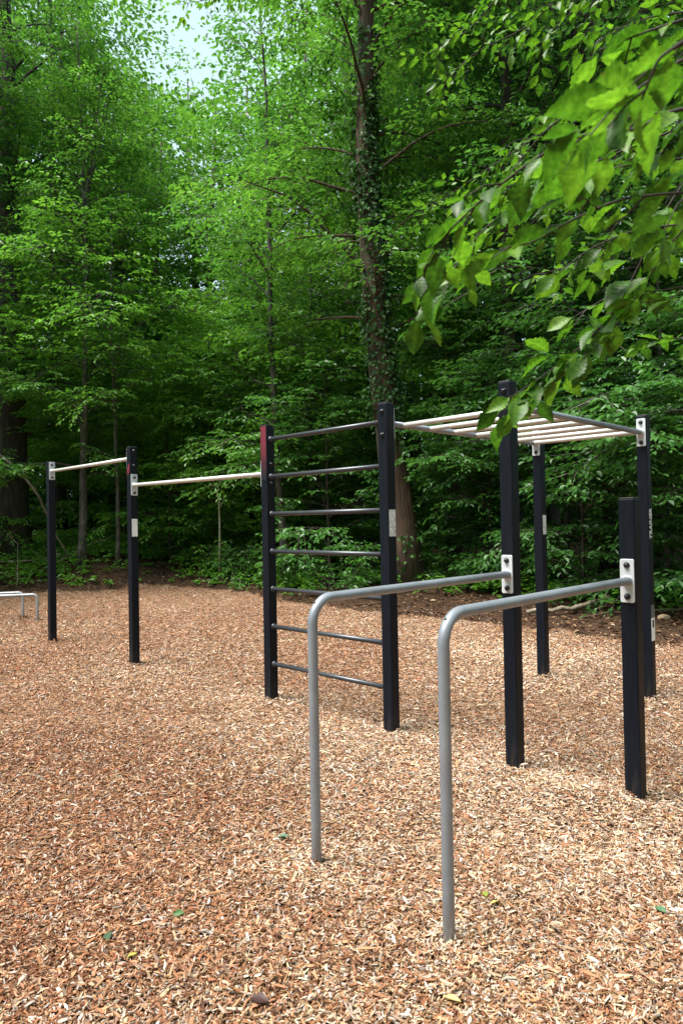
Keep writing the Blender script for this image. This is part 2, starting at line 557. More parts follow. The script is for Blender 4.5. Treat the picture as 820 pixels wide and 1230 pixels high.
# ------------------------------------------------------------------ wood chips (uncountable)
def build_chips():
    rng = np.random.default_rng(11)
    pts = []
    for z0, z1, dens in ((1.3, 3.2, 24000), (3.2, 5.2, 14500), (5.2, 8.5, 6500), (8.5, 12, 2200), (12, 17.2, 900)):
        hw = 0.56 * z1 + 0.25
        n = int((z1 - z0) * 2 * hw * dens)
        x = rng.uniform(-hw, hw, n); y = rng.uniform(z0, z1, n)
        keep = np.abs(x) < 0.56 * y + 0.25
        pts.append(np.stack([x[keep], y[keep]], -1))
    P = np.concatenate(pts)
    sd_ = bed_sd(P[:, 0], P[:, 1])
    keep = (sd_ < 0) | ((sd_ < 0.7) & (rng.random(len(P)) < 0.25 * np.exp(-np.clip(sd_, 0, 9) / 0.2)))
    P = P[keep]
    n = len(P)
    zadd = rng.uniform(0.0, 0.020, n)
    feet = [(*rig_xy(u_, v_), 0.05) for u_, v_ in ((-5.8, 0), (-3.65, 0), (-1.33, 0), (0, 0), (0.98, 0), (0.03, 2.11), (0.98, 2.11), (1.70, 0))]
    feet += [(*rig_xy(0.988, -1.652), 0.024), (*rig_xy(1.708, -1.683), 0.024), (-4.88, 10.93, 0.024), (-5.26, 11.25, 0.024)]
    ex, ez = [], []
    for fx, fy, fr in feet:
        k_ = 420
        r_ = fr + 0.15 * rng.random(k_) ** 1.5
        a_ = rng.uniform(0, 2 * PI, k_)
        ex.append(np.stack([fx + r_ * np.cos(a_), fy + r_ * np.sin(a_)], -1))
        ez.append(0.004 + 0.034 * (1 - (r_ - fr) / 0.15) ** 1.5 * rng.uniform(0.1, 1.1, k_) * (0.6 + 0.5 * np.sin(a_ * 2 + fx * 9)))
    P = np.concatenate([P] + ex); zadd = np.concatenate([zadd] + ez); n = len(P)
    x, y = P[:, 0], P[:, 1]
    L = np.clip(rng.lognormal(math.log(0.0178), 0.50, n), 0.006, 0.075)
    L *= 1 + 0.5 * np.clip((y - 5.2) / 4, 0, 1)
    W = np.clip(L * rng.uniform(0.12, 0.32, n), 0.0025, 0.011)
    T = rng.uniform(0.0012, 0.004, n)
    z = gh(x, y) + zadd
    yaw = rng.uniform(0, 2 * PI, n)
    pit = rng.normal(0, 0.27, n)
    rol = rng.normal(0, 0.5, n)
    D = np.stack([np.cos(yaw) * np.cos(pit), np.sin(yaw) * np.cos(pit), np.sin(pit)], -1)
    U0 = np.stack([-np.sin(yaw), np.cos(yaw), np.zeros(n)], -1)
    N0 = np.cross(D, U0)
    Sd = U0 * np.cos(rol)[:, None] + N0 * np.sin(rol)[:, None]
    N = np.cross(D, Sd)
    C = np.stack([x, y, z], -1)
    hl, hw, ht = (L / 2)[:, None], (W / 2)[:, None], (T / 2)[:, None]
    tp = rng.uniform(0.1, 0.8, n)[:, None]
    tq = rng.uniform(0.1, 0.8, n)[:, None]
    sk = rng.uniform(-0.6, 0.6, n)[:, None] * hw
    bend = (rng.normal(0, 0.06, n) * L)[:, None]
    v = [C - D * hl - Sd * hw * tp - N * bend, C - D * (hl - sk) + Sd * hw * tp - N * bend,
         C + D * hl + Sd * hw * tq - N * bend, C + D * (hl - sk) - Sd * hw * tq - N * bend]
    m0, m1 = C - Sd * hw + N * bend, C + Sd * hw + N * bend
    top = [q + N * ht for q in (v[0], v[1], m1, v[2], v[3], m0)]
    bot = [q - N * ht * 1.5 for q in (v[0], v[1], m1, v[2], v[3], m0)]
    V12 = np.stack(top + bot, 1)
    quads = [(0, 5, 2, 1), (5, 4, 3, 2), (0, 1, 7, 6), (1, 2, 8, 7), (2, 3, 9, 8), (3, 4, 10, 9), (4, 5, 11, 10), (5, 0, 6, 11)]
    pal = np.array([(0.50, 0.29, 0.165), (0.40, 0.20, 0.10), (0.62, 0.43, 0.28), (0.30, 0.13, 0.062), (0.72, 0.57, 0.43), (0.13, 0.062, 0.035), (0.52, 0.24, 0.13), (0.78, 0.68, 0.57)])
    wts = np.array([0.22, 0.22, 0.15, 0.16, 0.08, 0.08, 0.07, 0.02])
    q = 0.5 + 0.5 * vnoise(x * 0.9 + 2, y * 0.9, 21) + 0.25 * vnoise(x * 2.7, y * 2.7, 22)
    q = q + 0.35 * np.clip((x + 0.2) / 1.2, -1, 1)
    for mx, my, mr, mh in MOUNDS:
        q = q + 0.7 * np.exp(-((x - mx) ** 2 + (y - my) ** 2) / (mr * mr * 1.6))
    fresh = np.clip(q, 0, 1.4)
    k = rng.choice(len(pal), n, p=wts)
    swap = (rng.random(n) < 0.55 * np.clip(fresh - 0.35, 0, 1.2)) & np.isin(k, (0, 1, 3, 6))
    k = np.where(swap, rng.choice([2, 4, 7], n, p=[0.4, 0.4, 0.2]), k)
    col = pal[k] * rng.uniform(0.33, 0.93, (n, 1)) * (1 + 0.12 * np.clip((y - 4.5) / 5, 0, 1))[:, None] * (1 + rng.normal(0, 0.04, (n, 3))) 
    col = col * np.array([0.98, 0.965, 0.955]) * (0.80 + 0.26 * np.clip(fresh, 0, 1.2))[:, None]
    red = np.clip(0.55 - fresh, 0, 0.6)[:, None]
    col = col * (1 + red * np.array([0.10, -0.12, -0.22]))
    # broken grey-weathered chips
    gm = rng.random(n) < 0.08
    col[gm] = np.array((0.42, 0.36, 0.32)) * rng.uniform(0.6, 1.1, (int(gm.sum()), 1))
    col = np.clip(col, 0.01, 0.85)
    rgba = np.concatenate([col, np.ones((n, 1))], 1)
    nr = y < 5.0
    Vn, Vf = V12[nr].reshape(-1, 3), V12[~nr][:, :6].reshape(-1, 3)
    b1 = (np.arange(int(nr.sum())) * 12)[:, None]
    b2 = (np.arange(int((~nr).sum())) * 6)[:, None] + len(Vn)
    F = np.concatenate([np.stack([b1 + np.array(q) for q in quads], 1).reshape(-1, 4), np.stack([b2 + np.array(q) for q in quads[:2]], 1).reshape(-1, 4)])
    tint = np.concatenate([np.repeat(rgba[nr], 12, 0), np.repeat(rgba[~nr], 6, 0)])
    print('chips', n)
    me = mesh_np('wood_chips', np.concatenate([Vn, Vf]), F, False, {'tint': ('FLOAT_COLOR', tint)})
    m, nn, bb, out = new_mat('wood_chip')
    a = nn.nodes.new('ShaderNodeAttribute')
    a.attribute_name = 'tint'
    nn.links.new(a.outputs['Color'], bb.inputs['Base Color'])
    bb.inputs['Roughness'].default_value = 0.8
    bb.inputs['Specular IOR Level'].default_value = 0.25
    o = link('wood_chips', me, m)
    tagit(o, 'tan and reddish wood chips covering the open ground under the exercise frame', 'wood chips', kind='stuff')


build_chips()


# ------------------------------------------------------------------ foliage
def leaf_arrays(P, D, N, L, W, tone, droop=0.15, fold=0.18):
    D = D / (np.linalg.norm(D, axis=1)[:, None] + 1e-9)
    N = N - D * (N * D).sum(1)[:, None]
    N = N / (np.linalg.norm(N, axis=1)[:, None] + 1e-9)
    Sd = np.cross(D, N)
    L, W = L[:, None], W[:, None]
    h = W / 2
    f = fold * W
    base = P
    tip = P + D * L - N * droop * L
    l1 = P + D * L * 0.30 - Sd * h * 0.92 + N * f
    r1 = P + D * L * 0.30 + Sd * h * 0.92 + N * f
    l2 = P + D * L * 0.68 - Sd * h * 0.80 + N * (f - droop * 0.4 * L)
    r2 = P + D * L * 0.68 + Sd * h * 0.80 + N * (f - droop * 0.4 * L)
    V = np.stack([base, r1, r2, tip, l2, l1], 1).reshape(-1, 3)
    n = len(P)
    b = (np.arange(n) * 6)[:, None]
    F = np.stack([b + np.array((0, 1, 2, 3)), b + np.array((0, 3, 4, 5))], 1).reshape(-1, 4)
    return V, F, np.repeat(tone, 6)


def leaf_mesh(name, *a, **k):
    V, F, t = leaf_arrays(*a, **k)
    return mesh_np(name, V, F, False, {'tone': ('FLOAT', t)})


def twig_leaves(rng, S0, TD, TL, leafL, spacing, tilt=0.32, maxn=26, aspect=0.58):
    """leaves alternating along straight, slightly drooping twigs"""
    cnt = np.clip((TL / spacing).astype(int), 3, maxn)
    idx = np.repeat(np.arange(len(S0)), cnt)
    off = np.concatenate([np.arange(c) for c in cnt])
    t = (off + 0.6 * rng.random(len(off)) + 0.3) / cnt[idx]
    Dv = TD[idx]
    P = S0[idx] + Dv * (t * TL[idx])[:, None]
    P[:, 2] -= 0.16 * TL[idx] * t * t
    up = np.array([0, 0, 1.0])
    side = np.cross(Dv, up)
    side /= np.linalg.norm(side, axis=1)[:, None] + 1e-9
    sg = np.where(off % 2 == 0, 1.0, -1.0)
    ang = rng.uniform(0.5, 1.1, len(off))
    LD = Dv * np.cos(ang)[:, None] + side * (sg * np.sin(ang))[:, None]
    LD[:, 2] -= rng.uniform(0.0, 0.45, len(off))
    LD += rng.normal(0, 0.14, LD.shape)
    N = np.tile(up, (len(off), 1)) + rng.normal(0, tilt, (len(off), 3))
    L = leafL * rng.uniform(0.5, 1.35, len(off))
    W = L * rng.uniform(aspect - 0.08, aspect + 0.08, len(off))
    base_t = rng.random(len(S0))
    tone = np.clip(0.5 * base_t[idx] + 0.5 * rng.random(len(off)), 0, 1)
    return P, LD, N, L, W, tone


def tree_data(seed, H, r0, z0, Rc, nl, leafL, spacing=None, path=None, prof=None, up0=28, up1=62, droop=0.55,
              n2=8, twig=0.62, aspect=0.58, tilt=0.29, thin=1.0, forks=(), sides=10, maxn=18):
    """trunk (with forks) > limbs that arch outwards > side branches > flat leafy twigs"""
    rng = np.random.default_rng(seed)
    spacing = spacing or leafL * 0.60
    path = path or (lambda t: (0.0, 0.0))
    prof = prof or (lambda s: (0.7 + 0.75 * s) * (1 - s ** 2.6) + 0.14)
    wood = Tubes()
    K = 18
    ts = np.linspace(0, 1, K)
    wob = rng.normal(0, 0.004 * H, (K, 2)).cumsum(0) * 0.30
    wob -= wob[0]
    TP = np.array([(path(t)[0] + wob[i, 0], path(t)[1] + wob[i, 1], -0.25 + t * (H + 0.25)) for i, t in enumerate(ts)])
    rad = r0 * (1 - 0.86 * ts ** 0.9)
    rad[0] *= 1.35
    wood.tube(TP, rad, sides, True, rng, 0.05)
    stems = [(TP, rad, z0, H, nl, 1.0)]
    for fz, fx, fy, fh, fn, fr in forks:
        t = np.interp(fz, TP[:, 2], np.arange(K))
        i = int(t); f = t - i
        p0 = TP[i] * (1 - f) + TP[i + 1] * f
        rr = (rad[i] * (1 - f) + rad[i + 1] * f) * 0.75
        q = np.linspace(0, 1, 10)
        FP = p0 + np.stack([fx * q ** 0.8, fy * q ** 0.8, (fh - fz) * q], -1) + np.concatenate([[[0, 0, 0]], rng.normal(0, 0.05, (9, 3)).cumsum(0) * 0.5])
        fr_ = rr * (1 - 0.85 * q)
        wood.tube(FP, fr_, 8, False, rng, 0.04)
        stems.append((FP, fr_, fz + 0.2, fh, fn, fr))
    S0, TD, TL = [], [], []
    for SP, SR, sz0, sH, sn, sf in stems:
        M = len(SP)
        for i in range(sn):
            s = (i + rng.random()) / sn
            z = sz0 + s * (sH - sz0) * 0.985
            t = np.interp(z, SP[:, 2], np.arange(M))
            ii = int(min(M - 2, t)); f = t - ii
            p = SP[ii] * (1 - f) + SP[ii + 1] * f
            rr = SR[ii] * (1 - f) + SR[ii + 1] * f
            sg_ = (z - z0) / (H - z0)
            ln = Rc * sf * prof(min(1, max(0, sg_))) * rng.uniform(0.5, 1.2)
            az = i * 2.399 + rng.normal(0, 0.7)
            el = R(up0 + (up1 - up0) * s) + rng.normal(0, 0.22)
            d = np.array([math.cos(az) * math.cos(el), math.sin(az) * math.cos(el), math.sin(el)])
            n = 8
            pts = [p.copy()]
            for k in range(n):
                d = d + np.array([rng.normal(0, 0.13), rng.normal(0, 0.13), -droop * 1.5 * (k + 1) / n / n * 2 + rng.normal(0, 0.06)])
                d /= np.linalg.norm(d)
                pts.append(pts[-1] + d * ln / n)
            pts = np.array(pts)
            r1 = min(rr * 0.55, 0.008 + 0.010 * ln)
            wood.tube(pts, np.linspace(r1, 0.004, n + 1), 5, False)
            nb = max(3, int(n2 * (0.5 + ln / Rc)))
            for j in range(nb):
                q = 0.22 + 0.78 * (j + rng.random()) / nb
                a = q * n; k = min(n - 1, int(a)); f2 = a - k
                st = pts[k] * (1 - f2) + pts[k + 1] * f2
                dd = pts[k + 1] - pts[k]; dd /= np.linalg.norm(dd)
                an = (1 if j % 2 else -1) * rng.uniform(0.5, 1.2)
                c, s_ = math.cos(an), math.sin(an)
                bd = np.array([dd[0] * c - dd[1] * s_, dd[0] * s_ + dd[1] * c, dd[2] * 0.35 + rng.normal(0.02, 0.16)])
                bd /= np.linalg.norm(bd)
                bl = min(2.0, ln * (0.62 - 0.40 * q) * rng.uniform(0.7, 1.35) + 0.22)
                bp = [st]
                for kk in range(4):
                    bd = bd + np.array([rng.normal(0, 0.1), rng.normal(0, 0.1), -0.05 + rng.normal(0, 0.04)]); bd /= np.linalg.norm(bd)
                    bp.append(bp[-1] + bd * bl / 4)
                bp = np.array(bp)
                if bl > 0.5: wood.tube(bp, np.linspace(0.008, 0.002, 5), 3, False)
                nt_ = max(3, int(bl / 0.13))
                for m_ in range(nt_):
                    w_ = 0.12 + 0.88 * (m_ + rng.random()) / nt_
                    a3 = w_ * 4; k3 = min(3, int(a3)); f3 = a3 - k3
                    s3 = bp[k3] * (1 - f3) + bp[k3 + 1] * f3
                    b3 = bp[k3 + 1] - bp[k3]; b3 /= np.linalg.norm(b3)
                    an = (1 if m_ % 2 else -1) * rng.uniform(0.5, 1.1)
                    c, s_ = math.cos(an), math.sin(an)
                    t3 = np.array([b3[0] * c - b3[1] * s_, b3[0] * s_ + b3[1] * c, b3[2] * 0.4 + rng.normal(-0.04, 0.10)])
                    t3 /= np.linalg.norm(t3)
                    S0.append(s3); TD.append(t3); TL.append(twig * rng.uniform(0.45, 1.0) * (1.15 - 0.6 * w_))
                S0.append(bp[-2]); TD.append(bd.copy()); TL.append(twig * 0.6)
    S0, TD, TL = np.array(S0), np.array(TD), np.array(TL)
    arr = twig_leaves(rng, S0, TD, TL, leafL, spacing, tilt, maxn=maxn, aspect=aspect)
    if thin < 1:
        kp = rng.random(len(arr[0])) < thin
        arr = tuple(a[kp] for a in arr)
    print('tree', seed, 'leaves', len(arr[0]))
    return wood.mesh('trunk'), leaf_mesh('crown', *arr), len(arr[0]), (TP, rad)


NLEAF = [0]


def put_tree(name, data, loc, rz, label, cat, bark, leaf, group=None, scale=1.0, wood_name='trunk'):
    t = empty(name, loc, rz)
    t.scale = (scale,) * 3
    tagit(t, label, cat, group)
    wm, cm = data[0], data[1]
    a = link(wood_name, wm, bark, t)
    b = link('crown', cm, leaf, t)
    NLEAF[0] += data[2]
    return t


def copy_tree(t, loc, rz, label, group=None, scale=1.0, leaf=None):
    r = t.copy()
    COL.objects.link(r)
    r.location = loc
    r.rotation_euler = (0, 0, rz)
    r.scale = (scale,) * 3
    r['label'] = label
    if group: r['group'] = group
    for ch in list(t.children):
        c = ch.copy()
        COL.objects.link(c)
        c.parent = r
        if leaf is not None and c.name.split('.')[0] in ('crown', 'foliage'):
            c.material_slots[0].link = 'OBJECT'
            c.material_slots[0].material = leaf
    return r


def gpos(px, Y, dz=0.0):
    x = (px - 410) / FPX * Y
    return (x, Y, float(gh(x, Y)) + dz)


# --- the trees one can single out
tall_a = tree_data(1, 21, 0.42, 3.0, 3.7, 46, 0.125, thin=0.8)
T1 = put_tree('beech_tree', tall_a, gpos(16, 18.5), 0.3, 'thick dark trunked tree at the left edge behind the low bars', 'tree', M_BARK_D, M_LEAF_SHADE)

fork = tree_data(2, 13.4, 0.105, 2.0, 2.5, 36, 0.10, path=lambda t: (0.22 * math.sin(t * 2.2) - 0.45 * max(0, t - 0.6), 0.1 * t), thin=1.0,
                 forks=((8.6, 1.15, 0.2, 12.6, 12, 0.75), (8.9, 0.35, -0.3, 13.0, 10, 0.7)), n2=7)
T2 = put_tree('beech_tree', fork, gpos(97, 16.6), 1.1, 'slim forked tree behind the two left posts with layered sprays', 'tree', M_BARK_P, M_LEAF_A)

slim = tree_data(3, 14.2, 0.10, 2.6, 1.9, 30, 0.10, path=lambda t: (-0.55 * t * t - 0.1 * math.sin(t * 5), 0.0), droop=0.35, up0=35, up1=68, thin=0.8, n2=6)
T3 = put_tree('maple_tree', slim, gpos(342, 15.3), 0.0, 'slim pale trunked tree rising behind the left end of the ladder into the sky gap', 'tree', M_BARK_P, M_LEAF_B)

ivyt = tree_data(4, 19, 0.32, 4.6, 3.4, 46, 0.115, path=lambda t: (-1.3 * math.sin(min(1, t / 0.55) * PI / 2) * 0.5 + 0.9 * max(0, t - 0.4), 0.1 * t), sides=14)
T4 = put_tree('ivy_clad_tree', ivyt, gpos(489, 13.2), 0.0, 'thick brown ivy clad trunk behind the right post of the ladder', 'tree', M_BARK_I, M_LEAF_A)


def ivy_part(tree, info, seed, n=7600, zmin=0.3, zmax=11.0):
    TP, rad = info
    rng = np.random.default_rng(seed)
    z = zmin + (zmax - zmin) * rng.random(n) ** 0.8
    az = rng.uniform(0, 2 * PI, n)
    dens = 0.38 + 0.75 * vnoise(az * 1.6, z * 1.5, 31) + 0.4 * np.cos(az - R(-35)) + np.minimum(0.16, 0.16 * (z - 4.4))
    kp = dens > rng.uniform(0.1, 0.9, n)
    z, az = z[kp], az[kp]; n = len(z)
    cx = np.interp(z, TP[:, 2], TP[:, 0]); cy_ = np.interp(z, TP[:, 2], TP[:, 1]); rr = np.interp(z, TP[:, 2], rad)
    o = np.stack([np.cos(az), np.sin(az), np.zeros(n)], -1)
    P = np.stack([cx, cy_, z], -1) + o * (rr * 1.0 + rng.uniform(0.0, 0.10, n) + 0.22 * rng.random(n) * (rng.random(n) < 0.25))[:, None]
    D = np.stack([rng.normal(0, 0.5, n), rng.normal(0, 0.5, n), -np.ones(n) * 0.7], -1) + o * 0.5
    N = o + np.array([0, 0, 0.5]) + rng.normal(0, 0.3, (n, 3))
    L = rng.uniform(0.06, 0.115, n)
    link('ivy', leaf_mesh('ivy', P, D, N, L, L * 0.85, rng.random(n)), M_IVY, tree)
    st = Tubes()
    for k in range(9):
        a0 = rng.uniform(0, 2 * PI)
        zz = np.linspace(0.0, rng.uniform(4, 9), 14)
        aa = a0 + np.cumsum(rng.normal(0, 0.12, 14))
        r2 = np.interp(zz, TP[:, 2], rad) + 0.008
        st.tube(np.stack([np.interp(zz, TP[:, 2], TP[:, 0]) + np.cos(aa) * r2, np.interp(zz, TP[:, 2], TP[:, 1]) + np.sin(aa) * r2, zz], -1),
                np.linspace(0.022, 0.008, 14), 6, False)
    link('ivy_stem', st.mesh('ivy_stem'), M_BARK_I, tree)


ivy_part(T4, ivyt[3], 41)

tall_b = tree_data(5, 19, 0.20, 4.2, 3.8, 44, 0.12, thin=0.82)
T5 = put_tree('beech_tree', tall_b, gpos(616, 13.6), 0.8, 'dark trunk rising behind the monkey bars post and hanging leaves', 'tree', M_BARK_D, M_LEAF_B)

tall_c = tree_data(6, 20, 0.24, 2.6, 3.9, 46, 0.12, up0=18, thin=0.82)
T6 = put_tree('beech_tree', tall_c, gpos(735, 12.6), 2.0, 'tall shaded tree behind the two right hand posts', 'tree', M_BARK_D, M_LEAF_SHADE)

# understory trees at the edge
und_a = tree_data(7, 6.4, 0.055, 0.5, 2.1, 34, 0.10, up0=18, up1=55, n2=7)
und_b = tree_data(8, 4.6, 0.04, 0.3, 1.7, 28, 0.105, up0=22, up1=58, n2=7)
und_c = tree_data(9, 8.8, 0.06, 3.3, 2.5, 36, 0.10, up0=14, up1=45, n2=8, thin=0.75)
U3 = put_tree('young_beech', und_c, gpos(142, 16.7), 0.9, 'light green young tree with flat wide sprays above the second post', 'tree', M_BARK_P, M_LEAF_C)
U1 = put_tree('young_beech', und_a, gpos(258, 18.6), 0.2, 'bright green young tree in the gap between the slim trunks', 'tree', M_BARK_P, M_LEAF_C)
U2 = put_tree('young_maple', und_b, gpos(395, 14.6), 1.4, 'bushy young tree seen through the ladder rungs', 'tree', M_BARK_D, M_LEAF_B)

G_BACK = 'tall trees deeper in the wood'
back = [
    (T2, -38, 16.8, 2.6, 'leafy tree cut off by the left edge in front of the thick dark trunk', 1.05),
    (T1, -55, 22, 0.9, 'tall dense tree beyond the left edge of the clearing', 1.05),
    (T6, 70, 24, 2.9, 'tall dark tree far behind the leftmost post', 1.05),
    (T5, 150, 26, 4.1, 'tall tree left of the sky gap far behind the second post', 0.80),
    (T4, 236, 30, 5.1, 'tree deep in the wood straight below the sky gap', 0.80),
    (T5, 310, 27, 1.2, 'tree deep in the wood behind the slim pale trunk', 0.86),
    (T1, 425, 22, 3.3, 'tall tree right of the sky gap behind the ladder', 0.95),
    (T6, 452, 19, 0.4, 'tall leafy tree left behind the ivy clad trunk', 1.0),
    (T5, 545, 18, 5.6, 'tall leafy tree right behind the ivy clad trunk', 1.0),
    (T1, 655, 17, 4.4, 'tall tree behind the far end of the monkey bars', 0.95),
    (T6, 790, 15.5, 1.7, 'tall tree behind the rightmost posts, deep in shade', 0.95),
    (T5, 900, 13, 2.2, 'tall tree just beyond the right edge of the view', 0.95),
    (T1, 985, 11, 0.2, 'tall tree right of the chip bed outside the clearing', 0.9),
]
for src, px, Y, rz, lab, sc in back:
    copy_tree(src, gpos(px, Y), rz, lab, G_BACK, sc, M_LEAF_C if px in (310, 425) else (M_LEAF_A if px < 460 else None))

G_UND = 'young trees along the edge of the clearing'
und = [
    (U3, 372, 16.6, 4.0, 'young tree with flat wide sprays high above the ladder', 1.15),
    (U1, 25, 19.5, 2.1, 'young tree between the thick dark trunk and the slim forked tree', 1.1),
    (U1, 150, 20.5, 4.0, 'young tree in the shade behind the second post', 1.0),
    (U2, 205, 17.6, 0.7, 'low leafy young tree behind the pull up bar between second post and ladder', 1.0),
    (U1, 318, 17.2, 5.2, 'light green young tree left of the ladder', 1.0),
    (U2, 400, 17.5, 3.0, 'leafy young tree left of the ivy clad trunk, deeper in the wood', 1.1),
    (U1, 562, 15.0, 1.0, 'young tree between the ivy clad trunk and the nearer monkey bars post', 1.05),
    (U2, 588, 13.0, 2.4, 'low leafy young tree behind the left dip bar', 0.9),
    (U1, 680, 12.4, 3.6, 'young tree behind the far monkey bars post', 1.0),
    (U2, 700, 10.9, 0.3, 'low shaded young tree between the far posts', 0.85),
    (U1, 800, 10.6, 4.6, 'young tree behind the rightmost posts', 1.0),
    (U2, 870, 9.0, 1.9, 'young tree at the right edge of the clearing', 0.9),
    (U1, 375, 17.8, 2.7, 'young tree behind the upper ladder rungs', 1.15),
]
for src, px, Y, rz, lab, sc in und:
    copy_tree(src, gpos(px, Y), rz, lab, G_UND, sc, M_LEAF_SHADE if px > 640 else (M_LEAF_B if px > 540 else (M_LEAF_A if px == 318 else M_LEAF_C)))  # rightmost young trees take the leaf colour with shade painted in


# far wood and an added unseen ring round the clearing: reads as one mass
def far_and_unseen_wood():
    rng = np.random.default_rng(77)
    Ps, Ns, Ds, Ls = [], [], [], []
    trunks = Tubes()
    for i in range(120):
        a = R(rng.uniform(-42, 40))
        d = rng.uniform(26, 48)
        x, y = d * math.sin(a), d * math.cos(a)
        pxx = 410 + FPX * x / y
        if edge_dist(np.array(x), np.array(y)) < 8: continue
        top = rng.uniform(0.86, 1.08) * y * 0.86
        if 120 < pxx < 370: top = y * rng.uniform(0.62, 0.73)
        n = 3600
        rad = rng.uniform(2.6, 4.4)
        nc = 60
        c = np.stack([rng.normal(0, rad * 0.55, nc), rng.normal(0, rad * 0.55, nc), 0.3 + (top - 0.3) * rng.random(nc) ** 1.25], -1) + np.array([x, y, 0])
        k = rng.integers(0, nc, n)
        P = c[k] + rng.normal(0, 1, (n, 3)) * np.array([0.8, 0.8, 0.16])
        Ps.append(P)
        g0 = float(gh(x, y))
        trunks.tube([(x, y, g0 - 0.3), (x + rng.normal(0, 0.3), y, g0 + top * 0.5), (x + rng.normal(0, 0.5), y, g0 + top * 0.92)],
                    [rng.uniform(0.15, 0.35), 0.13, 0.04], 7)
    # dense low growth below the sky gap
    for i in range(34):
        y = rng.uniform(24, 40); x = (rng.uniform(120, 400) - 410) / FPX * y
        top = y * rng.uniform(0.22, 0.42); n = 3000; nc = 50
        c = np.stack([rng.normal(0, 1.8, nc), rng.normal(0, 1.8, nc), 0.3 + (top - 0.3) * rng.random(nc)], -1) + np.array([x, y, 0.5])
        Ps.append(c[rng.integers(0, nc, n)] + rng.normal(0, 1, (n, 3)) * np.array([0.8, 0.8, 0.18]))
    # the wood closes round the clearing unseen, added to block low sky light
    for i in range(46):
        a = R(rng.uniform(42, 312)); d = rng.uniform(12.5, 17.5)
        x, y = -1.5 + d * math.sin(a), 4.0 + d * math.cos(a)
        if y > 3 and abs(x) < 0.62 * y + 3.2: continue
        top = rng.uniform(8, 12.5); n = 2200; nc = 70
        c = np.stack([rng.normal(0, 1.7, nc), rng.normal(0, 1.7, nc), 0.4 + (top - 0.4) * rng.random(nc) ** 0.8], -1) + np.array([x, y, 0])
        Ps.append(c[rng.integers(0, nc, n)] + rng.normal(0, 1, (n, 3)) * np.array([0.8, 0.8, 0.18]))
        trunks.tube([(x, y, -0.3), (x, y, top * 0.5), (x + 0.3, y, top * 0.92)], [0.22, 0.13, 0.04], 7)
    P = np.concatenate(Ps)
    n = len(P)
    D = rng.normal(0, 1, (n, 3)); D[:, 2] = D[:, 2] * 0.3 - 0.2
    N = np.array([0, 0, 1.0]) + rng.normal(0, 0.35, (n, 3))
    L = rng.uniform(0.16, 0.30, n)
    o = link('far_and_unseen_wood', leaf_mesh('far_and_unseen_wood', P, D, N, L, L * 0.6, rng.random(n)), M_LEAF_A)
    tagit(o, 'dim green mass of leaves far back in the wood and unseen round the clearing', 'far wood', kind='stuff')
    o2 = link('far_and_unseen_trunks', trunks.mesh('far_and_unseen_trunks'), M_BARK_D)
    tagit(o2, 'dim trunks far back in the wood and unseen round the clearing', 'far trunks', kind='stuff')


far_and_unseen_wood()


# ------------------------------------------------------------------ low growth and litter at the edge
def undergrowth():
    rng = np.random.default_rng(5)
    n = 26000
    Y = rng.uniform(7, 22, n)
    X = rng.uniform(-0.66, 0.60, n) * Y
    d = edge_dist(X, Y)
    dens = np.clip(0.8 + 0.7 * vnoise(X * 0.9, Y * 0.9, 9), 0, 1) * np.clip((d - np.where(X < -0.6, 0.12, 1.3)) / 0.7, 0, 1) * np.where(X < -0.6, 1.0, 0.35)
    bare = np.exp(-(((X + 5.4) / 1.6) ** 2 + ((Y - 16.0) / 1.5) ** 2))
    kp = (rng.random(n) < dens * (1 - 0.85 * bare)) & (d < 7)
    X, Y, d = X[kp], Y[kp], d[kp]
    m = len(X)
    hts = rng.uniform(0.06, 0.30, m) * (0.5 + 0.5 * np.clip(d, 0, 1.4))
    k = 7
    idx = np.repeat(np.arange(m), k)
    az = rng.uniform(0, 2 * PI, m * k)
    rr = rng.uniform(0.0, 0.10, m * k)
    P = np.stack([X[idx] + np.cos(az) * rr, Y[idx] + np.sin(az) * rr, gh(X, Y)[idx] + hts[idx] * rng.uniform(0.5, 1.1, m * k)], -1)
    D = np.stack([np.cos(az), np.sin(az), rng.uniform(-0.45, 0.25, m * k)], -1)
    N = np.array([0, 0, 1.0]) + rng.normal(0, 0.28, (m * k, 3))
    L = rng.uniform(0.06, 0.13, m * k)
    o = link('ground_cover', leaf_mesh('ground_cover', P, D, N, L, L * 0.6, np.clip(rng.normal(0.5, 0.25, m * k), 0, 1)), M_LEAF_C)
    tagit(o, 'low green leafy ground cover along the edge of the wood', 'ground cover', kind='stuff')
    # dry leaves and bits on the soil
    n = 30000
    Y = rng.uniform(5, 21, n); X = rng.uniform(-0.66, 0.66, n) * Y
    d = bed_sd(X, Y)
    kp = (d > -0.05) & (d < 5)
    X, Y = X[kp], Y[kp]; m = len(X)
    P = np.stack([X, Y, gh(X, Y) + rng.uniform(0.004, 0.03, m)], -1)
    a = rng.uniform(0, 2 * PI, m)
    D = np.stack([np.cos(a), np.sin(a), rng.normal(0, 0.25, m)], -1)
    N = np.array([0, 0, 1.0]) + rng.normal(0, 0.35, (m, 3))
    L = rng.uniform(0.03, 0.085, m)
    ml = mat_leaf('dry_leaf', (0.035, 0.017, 0.009), (0.11, 0.055, 0.028), (0.30, 0.19, 0.11), 0.1, 0.8, 0.2, (1.1, 1, 0.9))
    o = link('leaf_litter', leaf_mesh('leaf_litter', P, D, N, L, L * 0.55, rng.random(m) ** 1.6), ml)
    tagit(o, 'brown leaf litter lying on the dark soil', 'leaf litter', kind='stuff')


undergrowth()


